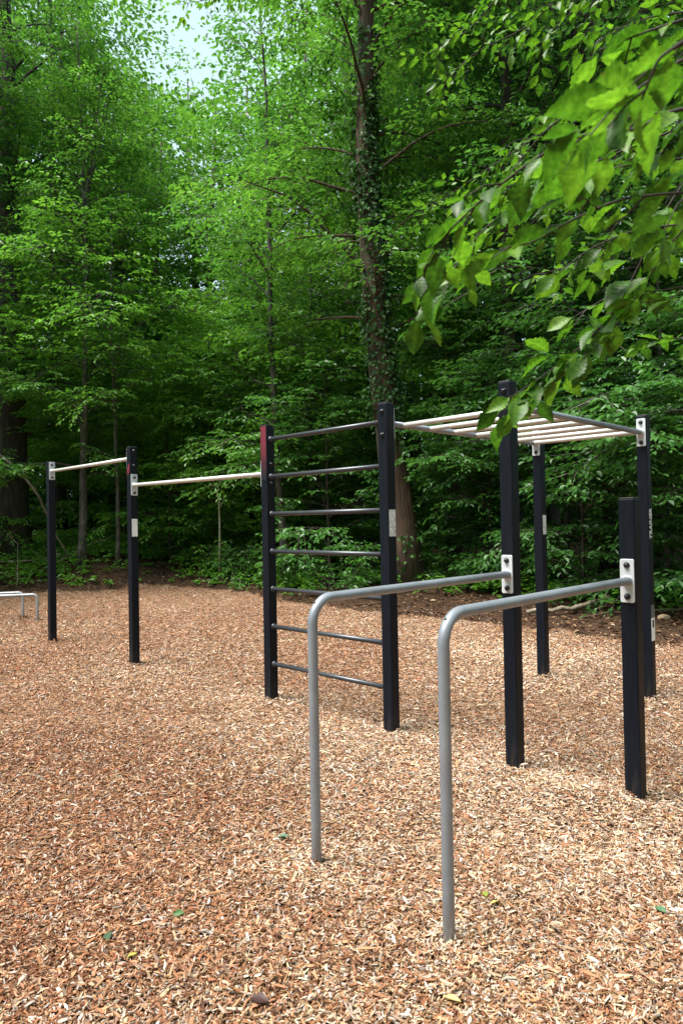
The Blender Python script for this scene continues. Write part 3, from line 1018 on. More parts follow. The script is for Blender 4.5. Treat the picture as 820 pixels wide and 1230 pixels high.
def shrub_data(seed, H, n_st, leafL, leaves=28):
    rng = np.random.default_rng(seed)
    wood = Tubes()
    S0, TD, TL = [], [], []
    for i in range(n_st):
        az = rng.uniform(0, 2 * PI); el = rng.uniform(0.7, 1.4)
        d = np.array([math.cos(az) * math.cos(el), math.sin(az) * math.cos(el), math.sin(el)])
        p = np.array([rng.normal(0, 0.06), rng.normal(0, 0.06), -0.05])
        pts = [p]
        ln = H * rng.uniform(0.6, 1.1)
        for k in range(6):
            d = d + np.array([rng.normal(0, 0.1), rng.normal(0, 0.1), -0.06]); d /= np.linalg.norm(d)
            pts.append(pts[-1] + d * ln / 6)
        wood.tube(pts, np.linspace(0.012, 0.003, 7), 5, False)
        for j in range(9):
            q = 1.2 + 4.7 * rng.random(); ii = int(q)
            st = pts[ii] + (pts[min(6, ii + 1)] - pts[ii]) * (q - ii)
            a2 = rng.uniform(0, 2 * PI)
            t2 = np.array([math.cos(a2), math.sin(a2), rng.normal(0.05, 0.2)]); t2 /= np.linalg.norm(t2)
            S0.append(st); TD.append(t2); TL.append(rng.uniform(0.2, 0.45) * H * 0.6)
    arr = twig_leaves(rng, np.array(S0), np.array(TD), np.array(TL), leafL, leafL * 0.7)
    return wood.mesh('stem'), leaf_mesh('foliage', *arr), len(arr[0])


def put_shrub(name, data, loc, rz, label, leaf, group, scale=1.0):
    t = empty(name, loc, rz)
    t.scale = (scale,) * 3
    tagit(t, label, 'shrub', group)
    link('stem', data[0], M_BARK_D, t)
    link('foliage', data[1], leaf, t)
    return t


G_SH = 'shrubs at the edge of the chip bed'
sh_a = shrub_data(51, 1.15, 13, 0.085)
sh_b = shrub_data(52, 0.8, 12, 0.075)
B1 = put_shrub('leafy_shrub', sh_a, gpos(290, 15.9), 0, 'leafy shrub right beside the left post of the ladder', M_LEAF_B, G_SH)
B2 = put_shrub('low_shrub', sh_b, gpos(222, 17.0), 0, 'low bright shrub between the second post and the pale sapling', M_LEAF_C, G_SH)
for src, px, Y, rz, lab, sc in [
    (B1, 345, 14.6, 1.1, 'shrub behind the lower ladder rungs, on their left', 1.15),
    (B1, 408, 13.2, 2.4, 'shrub behind the middle of the ladder', 1.1),
    (B1, 440, 14.4, 3.9, 'shrub left of the foot of the ivy clad trunk', 0.9),
    (B2, 186, 17.6, 0.5, 'low shrub just right of the second post', 1.0),
    (B2, 255, 16.3, 4.2, 'low shrub at the foot of the pale sapling', 1.1),
    (B2, 130, 19.4, 2.0, 'low shrub between the two left posts', 1.0),
    (B2, 40, 17.8, 3.1, 'low shrub behind the grey low bars', 1.0),
    (B1, 545, 13.0, 0.2, 'shrub to the right of the ivy clad trunk', 0.9),
    (B2, 598, 12.2, 1.3, 'low shrub behind the bracket of the left dip bar', 1.0),
    (B2, 690, 11.0, 5.0, 'low shrub behind the pale fallen log', 0.9),
    (B1, 640, 12.4, 5.7, 'shrub in the shade behind the far monkey bars post', 0.9),
    (B2, 800, 10.3, 0.9, 'low shrub behind the rightmost post', 0.9)]:
    copy_tree(src, gpos(px, Y), rz, lab, G_SH, sc, M_LEAF_SHADE if px > 500 else None)  # shade on the right-hand shrubs is painted by the darker leaf colour

# thin pale sapling
sp = Tubes()
sp_pts = [at(263, 668, 15.9), at(264, 630, 15.9), at(263, 600, 15.9), at(257, 580, 15.9), at(252, 566, 15.9)]
sp_pts[0].z = float(gh(sp_pts[0].x, 15.9)) - 0.1
s0 = empty('bare_sapling', (sp_pts[0].x, 15.9, sp_pts[0].z + 0.1))
tagit(s0, 'thin pale bare sapling below the pull up bar next to the ladder', 'sapling')
sp.tube([Vector(p) - s0.location for p in sp_pts], [0.022, 0.019, 0.016, 0.011, 0.006], 7)
br = [at(263, 612, 15.9), at(270, 598, 16.0), at(280, 592, 16.1)]
sp.tube([p - s0.location for p in br], [0.010, 0.007, 0.004], 5)
link('trunk', sp.mesh('trunk'), mat_bark('pale_sapling_bark', (0.22, 0.20, 0.15), (0.42, 0.39, 0.31), (0.6, 0.57, 0.48), 3, 12), s0)
rng = np.random.default_rng(9)
q = np.array([tuple(p - s0.location) for p in (br[-1], br[1], sp_pts[-1])])
arr = twig_leaves(rng, np.repeat(q, 4, 0), rng.normal(0, 1, (12, 3)) * np.array([1, 1, 0.2]), np.full(12, 0.3), 0.08, 0.06)
link('foliage', leaf_mesh('foliage', *arr), M_LEAF_B, s0)


# fallen branches
def fallen(name, pts, r0, r1, label, cat, twigs=0, seed=0, sides=8, mat=M_DEAD):
    rg = np.random.default_rng(seed)
    P = np.array([tuple(p) for p in pts])
    t = np.linspace(0, len(P) - 1, 12)
    Q = np.stack([np.interp(t, np.arange(len(P)), P[:, i]) for i in range(3)], -1)
    Q[1:-1] += rg.normal(0, 0.012, (10, 3))
    tb = Tubes()
    base = Q[0].copy()
    tb.tube(Q - base, np.linspace(r0, r1, 12), sides, True, rg, 0.06)
    o = link(name, tb.mesh(name), mat)
    o.location = base
    tagit(o, label, cat)
    for k in range(twigs):
        i = rg.integers(3, 11)
        tw = Tubes()
        d = rg.normal(0, 1, 3); d[2] = abs(d[2]) * 0.7
        d /= np.linalg.norm(d)
        a = Q[i] - base
        tw.tube([a, a + d * 0.25, a + d * 0.25 + (d + rg.normal(0, 0.4, 3)) * 0.3], [r1 * 0.8, r1 * 0.5, 0.003], 5, False)
        link('twig', tw.mesh('twig'), mat, o)
    return o


def gz(px, py, Y, lift):
    p = at(px, py, Y)
    p.z = float(gh(p.x, p.y)) + lift
    return p


fallen('dead_branch', [at(-14, 537, 16.4), at(18, 560, 16.4), at(44, 590, 16.5), at(60, 625, 16.6), gz(86, 648, 17.0, 0.02)], 0.045, 0.022,
       'pale curved dead branch leaning behind the leftmost post', 'dead branch', 2, 1)
fallen('fallen_branch', [gz(-20, 662, 17.2, 0.10), gz(40, 662, 17.3, 0.16), gz(95, 662, 17.5, 0.12)], 0.035, 0.02,
       'thin pale branch lying level on the green behind the low bars', 'fallen branch', 3, 2)
fallen('fallen_branch', [gz(60, 668, 16.9, 0.06), at(105, 655, 17.2), at(150, 640, 17.6)], 0.022, 0.010,
       'thin dry branch slanting up from the ground between the two left posts', 'fallen branch', 3, 3)
fallen('fallen_log', [gz(632, 735, 9.9, 0.06), gz(690, 733, 9.9, 0.10), gz(732, 727, 10.1, 0.17)], 0.030, 0.038,
       'pale fallen log on the dark soil between the dip bar posts', 'log', 2, 4)
fallen('fallen_branch', [gz(700, 742, 9.5, 0.02), gz(760, 735, 9.6, 0.06), gz(840, 738, 9.2, 0.10)], 0.014, 0.02,
       'thin brown branch on the soil behind the rightmost post', 'fallen branch', 2, 5, mat=M_BARK_I)
fallen('fallen_branch', [gz(20, 684, 15.9, 0.03), at(22, 655, 16.6), at(10, 640, 17)], 0.012, 0.006,
       'thin upright dead twig by the thick dark trunk', 'dead twig', 2, 6)


def stone(px, py, Y, s, label, seed):
    bm = bmesh.new()
    bmesh.ops.create_icosphere(bm, subdivisions=3, radius=1)
    rg = random.Random(seed)
    k = [(Vector((rg.gauss(0, 1), rg.gauss(0, 1), rg.gauss(0, 1))).normalized(), rg.uniform(0.6, 0.95)) for _ in range(9)]
    for v in bm.verts:
        for d, l in k:
            e = v.co.dot(d) - l
            if e > 0: v.co -= d * e * 0.9
        v.co = Vector((v.co.x * s, v.co.y * s * 0.8, v.co.z * s * 0.6))
    o = link('stone', bm_mesh('stone', bm, True), M_STONE)
    p = gz(px, py, Y, s * 0.3)
    o.location = p
    tagit(o, label, 'stone')


stone(797, 750, 9.0, 0.085, 'pale tan stone on the soil right of the rightmost post', 1)
stone(520, 728, 11.6, 0.05, 'small stone on the soil right of the ivy clad trunk', 2)

# ------------------------------------------------------------------ exercise frame
PW = 0.085
PH = 2.33
RIG_ANG = math.atan2(RU[1], RU[0])
rig = empty('exercise_frame', (RIG_O[0], RIG_O[1], 0), RIG_ANG)
tagit(rig, 'large black exercise frame with ladder, pull up bars, monkey bars and left dip bar', 'exercise frame')
# in the frame's own axes x = u (along the ladder), y = v


def lathe(profile, sides=16):
    """profile: list of (r, h) along +X"""
    bm = bmesh.new()
    rings = []
    for r, h in profile:
        rings.append([bm.verts.new((h, r * math.cos(a * 2 * PI / sides), r * math.sin(a * 2 * PI / sides))) for a in range(sides)])
    for a, b in zip(rings[:-1], rings[1:]):
        for j in range(sides):
            bm.faces.new((a[j], a[(j + 1) % sides], b[(j + 1) % sides], b[j]))
    bm.faces.new(rings[0][::-1])
    bm.faces.new(rings[-1])
    return bm


bolt_me = bm_mesh('bolt', lathe([(0.017, 0), (0.017, 0.003), (0.012, 0.004), (0.012, 0.011), (0.010, 0.016), (0.005, 0.019), (0.0008, 0.0195)], 14), True)
bolt_me.materials.append(M_BOLT)
FACE = {'+u': 0, '+v': PI / 2, '-u': PI, '-v': -PI / 2}


def on_face(o, face, z, lat=0.0, proud=0.0):
    a = FACE[face]
    d = PW / 2 + proud
    o.location = (math.cos(a) * d - math.sin(a) * lat, math.sin(a) * d + math.cos(a) * lat, z)
    o.rotation_euler = (0, 0, a)


def post(u, v, h, root, base=-0.3):
    bm = bevel_box(PW, PW, h - base, 0.007, 2, base)
    me = bm_mesh('post', bm)
    p = link('post', me, M_POST, root)
    p.location = (u, v, 0)
    c = link('post_cap', bm_mesh('post_cap', bevel_box(PW - 0.006, PW - 0.006, 0.008, 0.003, 2, h - 0.001)), M_CAP, p)
    return p


def bolt(p, face, z, lat=0.0, proud=0.0):
    o = link('bolt', bolt_me, None, p)
    on_face(o, face, z, lat, proud)


def plate_mesh():
    """rounded plate standing on the YZ plane, with a welded boss"""
    bm = bevel_box(0.008, 0.074, 0.23, 0, 0)
    ed = [e for e in bm.edges if abs((e.verts[0].co - e.verts[1].co).x) > 1e-4]
    bmesh.ops.bevel(bm, geom=ed, offset=0.010, segments=3, affect='EDGES', profile=0.5)
    ed = [e for e in bm.edges if abs((e.verts[0].co - e.verts[1].co).x) < 1e-4 and e.verts[0].co.x > 0]
    bmesh.ops.bevel(bm, geom=ed, offset=0.0015, segments=1, affect='EDGES')
    b2 = lathe([(0.031, 0.0035), (0.030, 0.006), (0.026, 0.010), (0.0235, 0.018), (0.0232, 0.024)], 20)
    tmp = bpy.data.meshes.new('tmp'); b2.to_mesh(tmp); b2.free()
    bm.from_mesh(tmp); bpy.data.meshes.remove(tmp)
    return bm_mesh('bracket', bm)


PLATE = plate_mesh()
PLATE.materials.append(M_PLATE)


def bracket(p, face, z):
    o = link('bracket', PLATE, None, p)
    on_face(o, face, z, 0, 0.004)
    bolt(p, face, z + 0.083, 0, 0.008)
    bolt(p, face, z - 0.083, 0, 0.008)


def pipe(name, pts, r, mat, root, sides=18):
    tb = Tubes()
    tb.tube(pts, r, sides)
    o = link(name, tb.mesh(name), mat, root)
    return o


def sticker(name, p, face, z0, z1, wd, mat, lat=0.0, proud=0.0):
    bm = bevel_box(0.0012, wd, z1 - z0, 0)
    o = link(name, bm_mesh(name, bm), mat, p)
    on_face(o, face, (z0 + z1) / 2, lat, 0.0008 + proud)
    return o


uA, uB, uC, uD, uE, uH = -5.80, -3.65, -1.33, 0.0, 0.98, 1.70
vF = 2.11
PA = post(uA, 0, 2.345, rig); PB = post(uB, 0, 2.345, rig); PC = post(uC, 0, PH - 0.01, rig); PD = post(uD, 0, PH, rig)
PE = post(uE, 0, PH, rig); PF = post(0.03, vF, PH, rig); PG = post(0.98, vF, PH, rig)
hw = PW / 2
# pull up bars
bracket(PA, '+u', 2.225); bracket(PB, '-u', 2.225)
pipe('pull_up_bar', [(uA + hw + 0.01, 0, 2.225), ((uA + uB) / 2, 0, 2.225), (uB - hw - 0.01, 0, 2.225)], 0.0195, M_PALE, rig)
bracket(PB, '+u', 1.935); bracket(PC, '-u', 1.915)
pipe('pull_up_bar', [(uB + hw + 0.01, 0, 1.935), ((uB + uC) / 2, 0, 1.925), (uC - hw - 0.01, 0, 1.915)], 0.0195, M_PALE, rig)
for z in (2.305, 2.145): bolt(PB, '+u', z)
for z in (1.995, 1.835): bolt(PC, '+u', z)
# ladder
for k in range(1, 8):
    z = 0.315 * k
    r_ = pipe('rung', [(uC + hw - 0.002, 0, z), ((uC + uD) / 2, 0, z), (uD - hw + 0.002, 0, z)], 0.018, M_RUNG, rig)
    cl = bm_mesh('collar', lathe([(0.027, 0), (0.027, 0.006), (0.0225, 0.012), (0.019, 0.02)], 16), True)
    c = link('collar', cl, M_RUNG, r_); c.location = (uC + hw, 0, z)
    c = link('collar', cl, M_RUNG, r_); c.location = (uD - hw, 0, z); c.rotation_euler = (0, 0, PI)
# monkey bars
zr = 2.19
bracket(PD, '+v', zr); bracket(PE, '+v', zr); bracket(PF, '-v', zr); bracket(PG, '-v', zr)
for q in (PD, PE):
    for z in (zr + 0.083, zr - 0.083): bolt(q, '-v', z)
pipe('rail', [(0.01, hw + 0.01, zr), (0.015, 1.0, zr), (0.02, vF - hw - 0.01, zr)], 0.0215, M_TUBE, rig)
pipe('rail', [(0.98, hw + 0.01, zr), (0.98, 1.0, zr), (0.98, vF - hw - 0.01, zr)], 0.0215, M_TUBE, rig)
for k in range(7):
    v = 0.172 + 0.309 * k
    xo = 0.01 + 0.005 * v
    r_ = pipe('monkey_bar', [(xo, v, zr), (0.5, v, zr), (0.98, v, zr)], 0.0185, M_PALE, rig)
    b = link('bolt', bolt_me, None, r_); b.location = (xo - 0.0215, v, zr); b.rotation_euler = (0, 0, PI); b.scale = (0.5, 0.5, 0.5)
# stickers and writing
sticker('label_plate', PB, '+u', 1.378, 1.568, 0.066, M_WHITE)
sticker('label_plate', PD, '+u', 1.388, 1.577, 0.068, M_LABEL)
sticker('label_plate', PF, '+u', 1.35, 1.527, 0.060, M_LABEL)
sticker('dark_sticker', PG, '+u', 0.668, 0.77, 0.070, M_DKSTK)
sticker('label_plate', PG, '+u', 0.476, 0.664, 0.070, M_WHITE)
sticker('sticker_mark', PG, '+u', 0.585, 0.645, 0.032, M_CAP, 0, 0.0012)
o_ = sticker('red_print', PC, '-v', 1.86, 2.315, 0.071, M_RED)
# small red mark on the second post
bm = bmesh.new()
pr = [(-0.030, 0.02), (-0.012, 0.06), (0.004, 0.10), (0.018, 0.13), (0.030, 0.12), (0.028, 0.06), (0.016, 0.0), (0.004, -0.05), (-0.008, -0.07), (-0.022, -0.05)]
f = bm.faces.new([bm.verts.new((0, y, z)) for y, z in [(y * 0.8, z * 0.62) for y, z in pr]])
ex = bmesh.ops.extrude_face_region(bm, geom=[f])
bmesh.ops.translate(bm, vec=(0.0012, 0, 0), verts=[e for e in ex['geom'] if isinstance(e, bmesh.types.BMVert)])
bmesh.ops.recalc_face_normals(bm, faces=bm.faces)
M_RED2 = mat_plain('red_mark', (0.22, 0.022, 0.04), 0.45, 0, 0.15, 30)
o = link('red_print', bm_mesh('red_print', bm), M_RED2, PB)
on_face(o, '-v', 2.09, 0.0, 0.0002)

cu = bpy.data.curves.new('lettering', 'FONT')
cu.body = 'TRAINER'
cu.size = 0.074
cu.extrude = 0.0006
cu.align_x = 'CENTER'
cu.align_y = 'CENTER'
cu.offset = 0.0012
to = bpy.data.objects.new('lettering_src', cu)
COL.objects.link(to)
bpy.context.view_layer.update()
tme = bpy.data.meshes.new_from_object(to.evaluated_get(bpy.context.evaluated_depsgraph_get()))
bpy.data.objects.remove(to)
tme.name = 'lettering'
xs = [v.co.x for v in tme.vertices]
sc = 0.255 / (max(xs) - min(xs))
# text plane XY -> post face: text +X up, text +Y to the viewer's left
for v_ in tme.vertices:
    x, y, z = v_.co
    v_.co = (z, -y, x * sc)
lt = link('lettering', tme, M_TEXT, PG)
tme.materials.clear(); tme.materials.append(M_TEXT)
on_face(lt, '+u', 1.437, 0, 0.0012)


# dip bars
def dip_path(u, zt, vend, r=0.11, depth=-0.3):
    pts = [(u, -hw - 0.012, zt), (u, -0.6, zt), (u, -1.1, zt)]
    for k in range(0, 11):
        a = k / 10 * PI / 2
        pts.append((u, vend + r - r * math.sin(a), zt - r + r * math.cos(a)))
    pts += [(u, vend, zt - 0.5), (u, vend, 0.2), (u, vend, depth)]
    return pts


def weep_hole(o, u, vend, zt, r=0.11):
    a = R(45)
    me = bm_mesh('plug', lathe([(0.006, 0), (0.006, 0.0015), (0.003, 0.003)], 10), True)
    c = link('plug', me, M_BOLT, o)
    p = Vector((u, vend + r - (r + 0.0215) * math.sin(a), zt - r + (r + 0.0215) * math.cos(a)))
    c.location = p
    c.rotation_euler = Vector((0, -1, 1)).to_track_quat('X', 'Z').to_euler()


bracket(PE, '-v', 1.165)
d1 = pipe('dip_bar', dip_path(uE + 0.008, 1.165, -1.652), 0.022, M_TUBE, rig, 22)
weep_hole(d1, uE + 0.008, -1.652, 1.165)
hx, hy = rig_xy(uH, 0.0)
dip = empty('dip_bar_station', (hx, hy, 0), RIG_ANG)
tagit(dip, 'short black post with a bent grey dip bar, nearest to the camera on the right', 'dip bar')
PHs = post(0, 0, 1.594, dip)
bracket(PHs, '-v', 1.16)
d2 = pipe('dip_bar', dip_path(0.008, 1.16, -1.683), 0.022, M_TUBE, dip, 22)
weep_hole(d2, 0.008, -1.683, 1.16)


# low push-up bars at the left edge
def low_bar(x, y, z, label):
    o = empty('push_up_bar', (x, y, 0))
    tagit(o, label, 'push up bar', 'low grey push up bars by the left edge')
    d = Vector((-0.962, -0.272, 0))
    r, Ln = 0.07, 1.25
    pts = [Vector((0, 0, -0.3)), Vector((0, 0, 0.15)), Vector((0, 0, z - r))]
    for k in range(1, 9):
        a = k / 8 * PI / 2
        pts.append(d * (r - r * math.cos(a)) + Vector((0, 0, z - r + r * math.sin(a))))
    pts.append(d * Ln * 0.5 + Vector((0, 0, z)))
    for k in range(0, 9):
        a = k / 8 * PI / 2
        pts.append(d * (Ln - r + r * math.sin(a)) + Vector((0, 0, z - r + r * math.cos(a))))
    pts += [d * Ln + Vector((0, 0, 0.15)), d * Ln + Vector((0, 0, -0.3))]
    pipe('handrail', pts, 0.0225, M_LOW, o, 14)


low_bar(-4.88, 10.93, 0.42, 'front one of the two low grey bent push up bars')
low_bar(-5.26, 11.25, 0.425, 'rear one of the two low grey bent push up bars')


# ------------------------------------------------------------------ overhanging hornbeam, leaves close to the camera
def hornbeam_leaf_arrays(P, D, N, L, W, tone, curl, rng):
    """big pleated leaves with toothed edges: grid of 13 stations x 5 across"""
    V, F, T = [], [], []
    st = 15
    base = 0
    for i in range(len(P)):
        d = D[i] / np.linalg.norm(D[i])
        nn = N[i] - d * np.dot(N[i], d)
        nn /= np.linalg.norm(nn) + 1e-9
        s = np.cross(d, nn)
        t = np.linspace(0, 1, st)
        wv = np.sin(PI * t ** 0.78) ** 0.85 * (1 - 0.25 * t)
        wv = wv / wv.max() * W[i] / 2
        tooth = np.where(np.arange(st) % 2 == 0, 1.0, 0.86) * rng.uniform(0.93, 1.05, st)
        tooth[0] = tooth[-1] = 0
        pleat = np.where(np.arange(st) % 2 == 0, 1, -1) * 0.027 * L[i]
        tw = rng.normal(0, 0.45)
        for k in range(st):
            c = P[i] + d * L[i] * t[k] - nn * curl[i] * L[i] * t[k] ** 2
            ss = s * math.cos(tw * t[k]) + nn * math.sin(tw * t[k])
            for a, ff in ((-1, 1), (-0.55, 1), (0, 0), (0.55, 1), (1, 1)):
                ww = wv[k] * (tooth[k] if abs(a) == 1 else 1)
                off = d * abs(a) * wv[k] * 0.75 * (1 - t[k])
                V.append(c + ss * a * ww + off + nn * (0.22 * abs(a) * wv[k] + ff * pleat[k] * (0.6 if abs(a) == 1 else 1) * min(1, wv[k] / (0.3 * W[i]))))
                T.append(np.clip(tone[i] + (0.16 if a == 0 else 0) + (0.035 if k % 2 else -0.03), 0, 1))
        for k in range(st - 1):
            for j in range(4):
                q = base + k * 5 + j
                F.append((q, q + 1, q + 6, q + 5))
        base += st * 5
    return np.array(V), np.array(F), np.array(T)


M_HORN = mat_leaf('hornbeam_leaf', (0.026, 0.078, 0.009), (0.062, 0.165, 0.013), (0.125, 0.26, 0.022), 0.44, 0.45, 0.38, (1.2, 1.35, 0.75), True)
M_TWIG = mat_plain('dark_twig', (0.020, 0.013, 0.010), 0.8, 0, 0.4, 40)
horn = empty('hornbeam_tree', (3.1, 2.4, float(gh(3.1, 2.4))))
tagit(horn, 'overhanging tree reaching in from the right with large toothed leaves close to the camera', 'tree')
HO = Vector(horn.location)


def near_branch(pts, leafL, gap_, seed, r0, side=0.16, side_gap=0.10, face=0.5, hang=0.27, dens=1.0, origin=None):
    gap = gap_ * 0.72
    rng = np.random.default_rng(seed)
    P = np.array([tuple(at(*p) if not isinstance(p, Vector) else p) for p in pts])
    t = np.linspace(0, len(P) - 1, 40)
    try_ = np.stack([np.interp(t, np.arange(len(P)), P[:, i]) for i in range(3)], -1)
    k = np.array([0.25, 0.5, 0.25])
    for _ in range(6):
        sm = try_.copy()
        sm[1:-1] = 0.25 * try_[:-2] + 0.5 * try_[1:-1] + 0.25 * try_[2:]
        try_ = sm
    B = try_
    seg = np.linalg.norm(np.diff(B, axis=0), axis=1)
    cum = np.concatenate([[0], np.cumsum(seg)])
    tb = Tubes()
    ho = np.array(HO)
    tb.tube(B - ho, np.linspace(r0 * 0.62, 0.0012, len(B)), 7)
    PP, DD = [], []

    def sample(s):
        p = np.array([np.interp(s, cum, B[:, i]) for i in range(3)])
        q = np.array([np.interp(min(cum[-1], s + 0.02), cum, B[:, i]) for i in range(3)])
        p0 = np.array([np.interp(max(0, s - 0.02), cum, B[:, i]) for i in range(3)])
        d = q - p0
        return p, d / (np.linalg.norm(d) + 1e-9)
    s = 0.04
    j = 0
    while s < cum[-1]:
        p, d = sample(s)
        lat = np.cross(d, (0, 0, 1.0)); lat /= np.linalg.norm(lat) + 1e-9
        sg = 1 if j % 2 else -1
        PP.append(p); DD.append(d * 0.6 + lat * sg * 0.9)
        if j % 2 == 0 and side > 0 and s < cum[-1] * 0.97:
            sl = side * rng.uniform(0.6, 1.2) * (1.1 - 0.5 * s / cum[-1])
            sg2 = rng.choice([-1, 1])
            sd2 = d * rng.uniform(0.4, 0.9) + lat * sg2 * rng.uniform(0.5, 1.0) + np.array([0, 0, rng.normal(-0.15, 0.35)])
            sd2 /= np.linalg.norm(sd2)
            e = p + sd2 * sl + np.array([0, 0, -0.18 * sl])
            mid = p + sd2 * sl * 0.5
            tb.tube(np.array([p, mid, e]) - ho, [r0 * 0.28 + 0.0007, 0.0013, 0.0009], 5, False)
            nl = max(2, int(sl / gap * 1.1))
            l2 = np.cross(sd2, (0, 0, 1.0)); l2 /= np.linalg.norm(l2) + 1e-9
            for q in range(nl):
                f = (q + 0.8) / nl
                PP.append(p * (1 - f) + e * f); DD.append(sd2 * 0.7 + l2 * (1 if q % 2 else -1) * 0.8)
            PP.append(e); DD.append(sd2)
        s += gap * rng.uniform(0.8, 1.25)
        j += 1
    p, d = sample(cum[-1]); PP.append(p); DD.append(d)
    PP, DD = np.array(PP), np.array(DD)
    if dens < 1:
        kp = rng.random(len(PP)) < dens
        PP, DD = PP[kp], DD[kp]
    n = len(PP)
    DD = DD + rng.normal(0, 0.2, DD.shape)
    DD[:, 2] -= rng.uniform(0.0, 2 * hang, n)
    DD /= np.linalg.norm(DD, axis=1)[:, None]
    toc = np.array([0, 0, CAM_H]) - PP
    toc /= np.linalg.norm(toc, axis=1)[:, None]
    N = np.array([0, 0, 1.0]) + rng.normal(0, 0.4, (n, 3)) - face * toc * rng.choice([1, -1], (n, 1), p=[0.75, 0.25])
    L = leafL * 0.80 * rng.uniform(0.5, 1.2, n)
    W = L * rng.uniform(0.46, 0.66, n)
    tone = np.clip(rng.normal(0.5, 0.28, n), 0, 1)
    V, F, T = hornbeam_leaf_arrays(PP - ho + DD * 0.008, DD, N, L, W, tone, rng.uniform(-0.05, 0.38, n), rng)
    o = link('branch', tb.mesh('branch'), M_TWIG, horn)
    link('leaves', mesh_np('leaves', V, F, True, {'tone': ('FLOAT', T)}), M_HORN, o)


# nearest sprays
near_branch([(900, 60, 0.78), (820, 70, 0.78), (760, 110, 0.80), (700, 150, 0.86)], 0.085, 0.050, 101, 0.004, 0.12)
near_branch([(900, 140, 0.95), (812, 124, 0.95), (766, 160, 0.97), (700, 158, 1.0), (648, 186, 1.04), (600, 222, 1.08), (560, 255, 1.1), (522, 296, 1.12), (508, 326, 1.12)], 0.082, 0.040, 102, 0.005, 0.13)
near_branch([(900, 230, 1.1), (800, 232, 1.1), (740, 240, 1.12), (690, 262, 1.15), (640, 292, 1.18), (598, 300, 1.2)], 0.080, 0.045, 103, 0.004, 0.13)
near_branch([(880, 160, 1.45), (813, 225, 1.45), (775, 302, 1.5), (739, 375, 1.55), (689, 424, 1.6), (653, 451, 1.62), (602, 484, 1.65)], 0.098, 0.050, 104, 0.0045, 0.09)
near_branch([(900, 20, 1.0), (830, 20, 1.0), (770, 40, 1.05), (720, 60, 1.1)], 0.085, 0.045, 105, 0.004, 0.13)
near_branch([(900, 330, 1.5), (840, 340, 1.5), (790, 350, 1.55), (740, 350, 1.6), (690, 380, 1.6)], 0.078, 0.055, 106, 0.004, 0.14)
near_branch([(900, 210, 1.5), (830, 262, 1.5), (780, 330, 1.52), (740, 392, 1.55), (696, 432, 1.58), (660, 462, 1.6), (620, 492, 1.62)], 0.092, 0.055, 127, 0.003, 0.07)
# sprays farther out
near_branch([(760, -120, 3.4), (690, -20, 3.5), (630, 35, 3.6), (570, 62, 3.7), (525, 105, 3.8)], 0.082, 0.05, 111, 0.009, 0.30)
near_branch([(900, 10, 3.0), (780, 80, 3.2), (690, 130, 3.3), (620, 180, 3.4), (560, 220, 3.5), (516, 250, 3.55)], 0.080, 0.05, 112, 0.010, 0.32)
near_branch([(900, 120, 2.6), (800, 160, 2.8), (700, 200, 3.0), (610, 260, 3.2), (560, 285, 3.3)], 0.080, 0.05, 113, 0.010, 0.30)
near_branch([(930, 260, 2.4), (820, 280, 2.5), (740, 300, 2.6), (680, 320, 2.8), (650, 330, 2.9)], 0.080, 0.05, 114, 0.008, 0.26)
near_branch([(930, 400, 2.2), (860, 400, 2.2), (800, 408, 2.3), (770, 415, 2.4)], 0.078, 0.06, 115, 0.006, 0.12)
near_branch([(850, -100, 2.8), (740, -30, 3.0), (680, 20, 3.1), (640, 60, 3.2)], 0.080, 0.05, 116, 0.008, 0.30)
near_branch([(950, -20, 2.2), (850, 10, 2.3), (780, 20, 2.4), (730, 40, 2.5)], 0.080, 0.05, 117, 0.008, 0.28)
near_branch([(900, 190, 1.2), (800, 190, 1.2), (720, 205, 1.22), (660, 232, 1.25), (610, 250, 1.28), (570, 285, 1.3), (540, 330, 1.32)], 0.080, 0.045, 121, 0.004, 0.13)
near_branch([(900, 90, 1.25), (820, 90, 1.25), (750, 110, 1.3), (690, 130, 1.3), (650, 160, 1.35), (620, 200, 1.4)], 0.080, 0.045, 122, 0.004, 0.13)
near_branch([(900, 20, 0.66), (835, 40, 0.66), (790, 70, 0.68), (770, 120, 0.70)], 0.088, 0.045, 123, 0.004, 0.10)
near_branch([(900, 270, 1.3), (830, 268, 1.3), (760, 276, 1.35), (705, 300, 1.4), (668, 330, 1.4)], 0.080, 0.05, 124, 0.004, 0.12)
near_branch([(680, -160, 3.6), (620, -40, 3.8), (580, 20, 3.9), (550, 45, 4.0), (505, 70, 4.1)], 0.082, 0.05, 125, 0.009, 0.30)
near_branch([(880, 60, 2.9), (780, 130, 3.0), (700, 170, 3.1), (640, 205, 3.2), (590, 240, 3.3), (545, 250, 3.4)], 0.080, 0.05, 126, 0.009, 0.30)
# dark spray hanging in over the sky gap
near_branch([(700, -420, 4.2), (420, -220, 5.2), (300, -40, 6.0), (262, -2, 6.2), (212, 6, 6.3)], 0.085, 0.05, 118, 0.015, 0.26, dens=0.9)

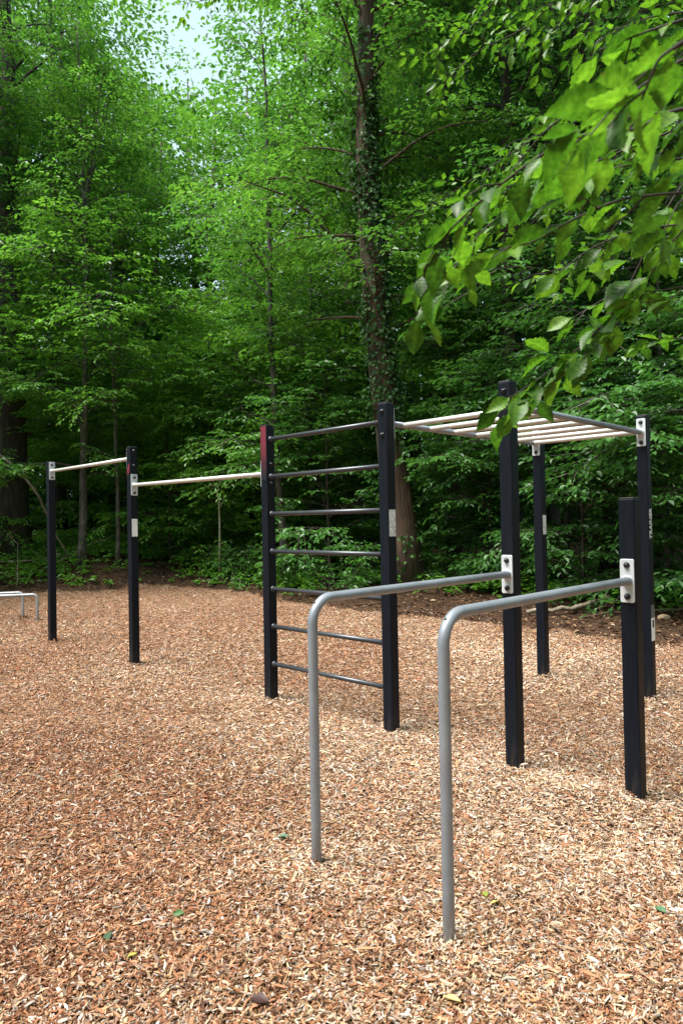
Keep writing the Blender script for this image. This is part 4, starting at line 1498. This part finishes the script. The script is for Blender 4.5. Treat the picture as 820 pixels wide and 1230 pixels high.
tb = Tubes()
tb.tube([(0, 0, -0.3), (0.02, 0.01, 1.0), (-0.03, 0.05, 2.2), (-0.05, 0.1, 3.6), (0.0, 0.05, 5.0), (0.05, 0.0, 6.5)], [0.17, 0.13, 0.12, 0.10, 0.08, 0.05], 12)
rg = np.random.default_rng(8)
for o in list(horn.children):
    # limb from the trunk to the start of each branch
    co = np.array(o.data.vertices[len(o.data.vertices) and 0].co)
    z = min(6.0, max(1.4, co[2] - 0.25 * np.linalg.norm(co[:2])))
    tb.tube([(0, 0, z), tuple(co * 0.5 + np.array([0, 0, z * 0.5 + 0.08])), tuple(co)], [0.03, 0.016, 0.006], 7, False)
link('trunk', tb.mesh('trunk'), M_BARK_D, horn)


# ------------------------------------------------------------------ single leaves dropped on the chips
def dropped(px, py, size, col, label, seed):
    rg = np.random.default_rng(seed)
    hy_ = 626.5 - 0.0178 * (px - 410)
    Y = FPX * CAM_H / (py - hy_)
    p = gz(px, py, Y, 0.024)
    a = rg.uniform(0, 2 * PI)
    d = np.array([[math.cos(a), math.sin(a), 0.05]])
    V, F, T = hornbeam_leaf_arrays(np.zeros((1, 3)), d, np.array([[rg.normal(0, 0.15), rg.normal(0, 0.15), 1.0]]), np.array([size]), np.array([size * 0.6]),
                                   np.array([0.5]), np.array([0.1]), rg)
    o = link('fallen_leaf', mesh_np('fallen_leaf', V, F, True, {'tone': ('FLOAT', T)}), mat_leaf('fallen_leaf', col, col, col, 0.25, 0.5, 0.4, (1, 1, 1)))
    o.location = p
    tagit(o, label, 'leaf', 'single leaves dropped on the wood chips')


dropped(348, 1007, 0.062, (0.10, 0.22, 0.13), 'green leaf lying left of the foot of the left dip bar', 1)
dropped(584, 1076, 0.045, (0.22, 0.25, 0.04), 'yellow green leaf right of the foot of the right dip bar', 2)
dropped(589, 1084, 0.050, (0.55, 0.50, 0.16), 'pale yellow leaf right of the foot of the right dip bar, beside a greener one', 3)
dropped(531, 1187, 0.060, (0.55, 0.47, 0.20), 'pale yellow leaf in front of the foot of the right dip bar', 4)
dropped(130, 1124, 0.055, (0.05, 0.09, 0.05), 'dark green leaf at lower left, topmost of the three there', 5)
dropped(222, 1101, 0.045, (0.06, 0.14, 0.04), 'small green leaf on the chips at lower middle left', 6)
dropped(165, 1149, 0.045, (0.35, 0.33, 0.07), 'olive yellow leaf on the chips at lower left', 7)
dropped(800, 1092, 0.055, (0.08, 0.18, 0.09), 'green leaf on the chips at the right edge, in front of the short post', 8)
dropped(447, 867, 0.055, (0.06, 0.030, 0.018), 'dark brown leaf left of the foot of the right ladder post', 9)
dropped(300, 1196, 0.065, (0.05, 0.022, 0.02), 'dark brown leaf at the bottom edge left of center', 10)
print('background leaves', NLEAF[0])
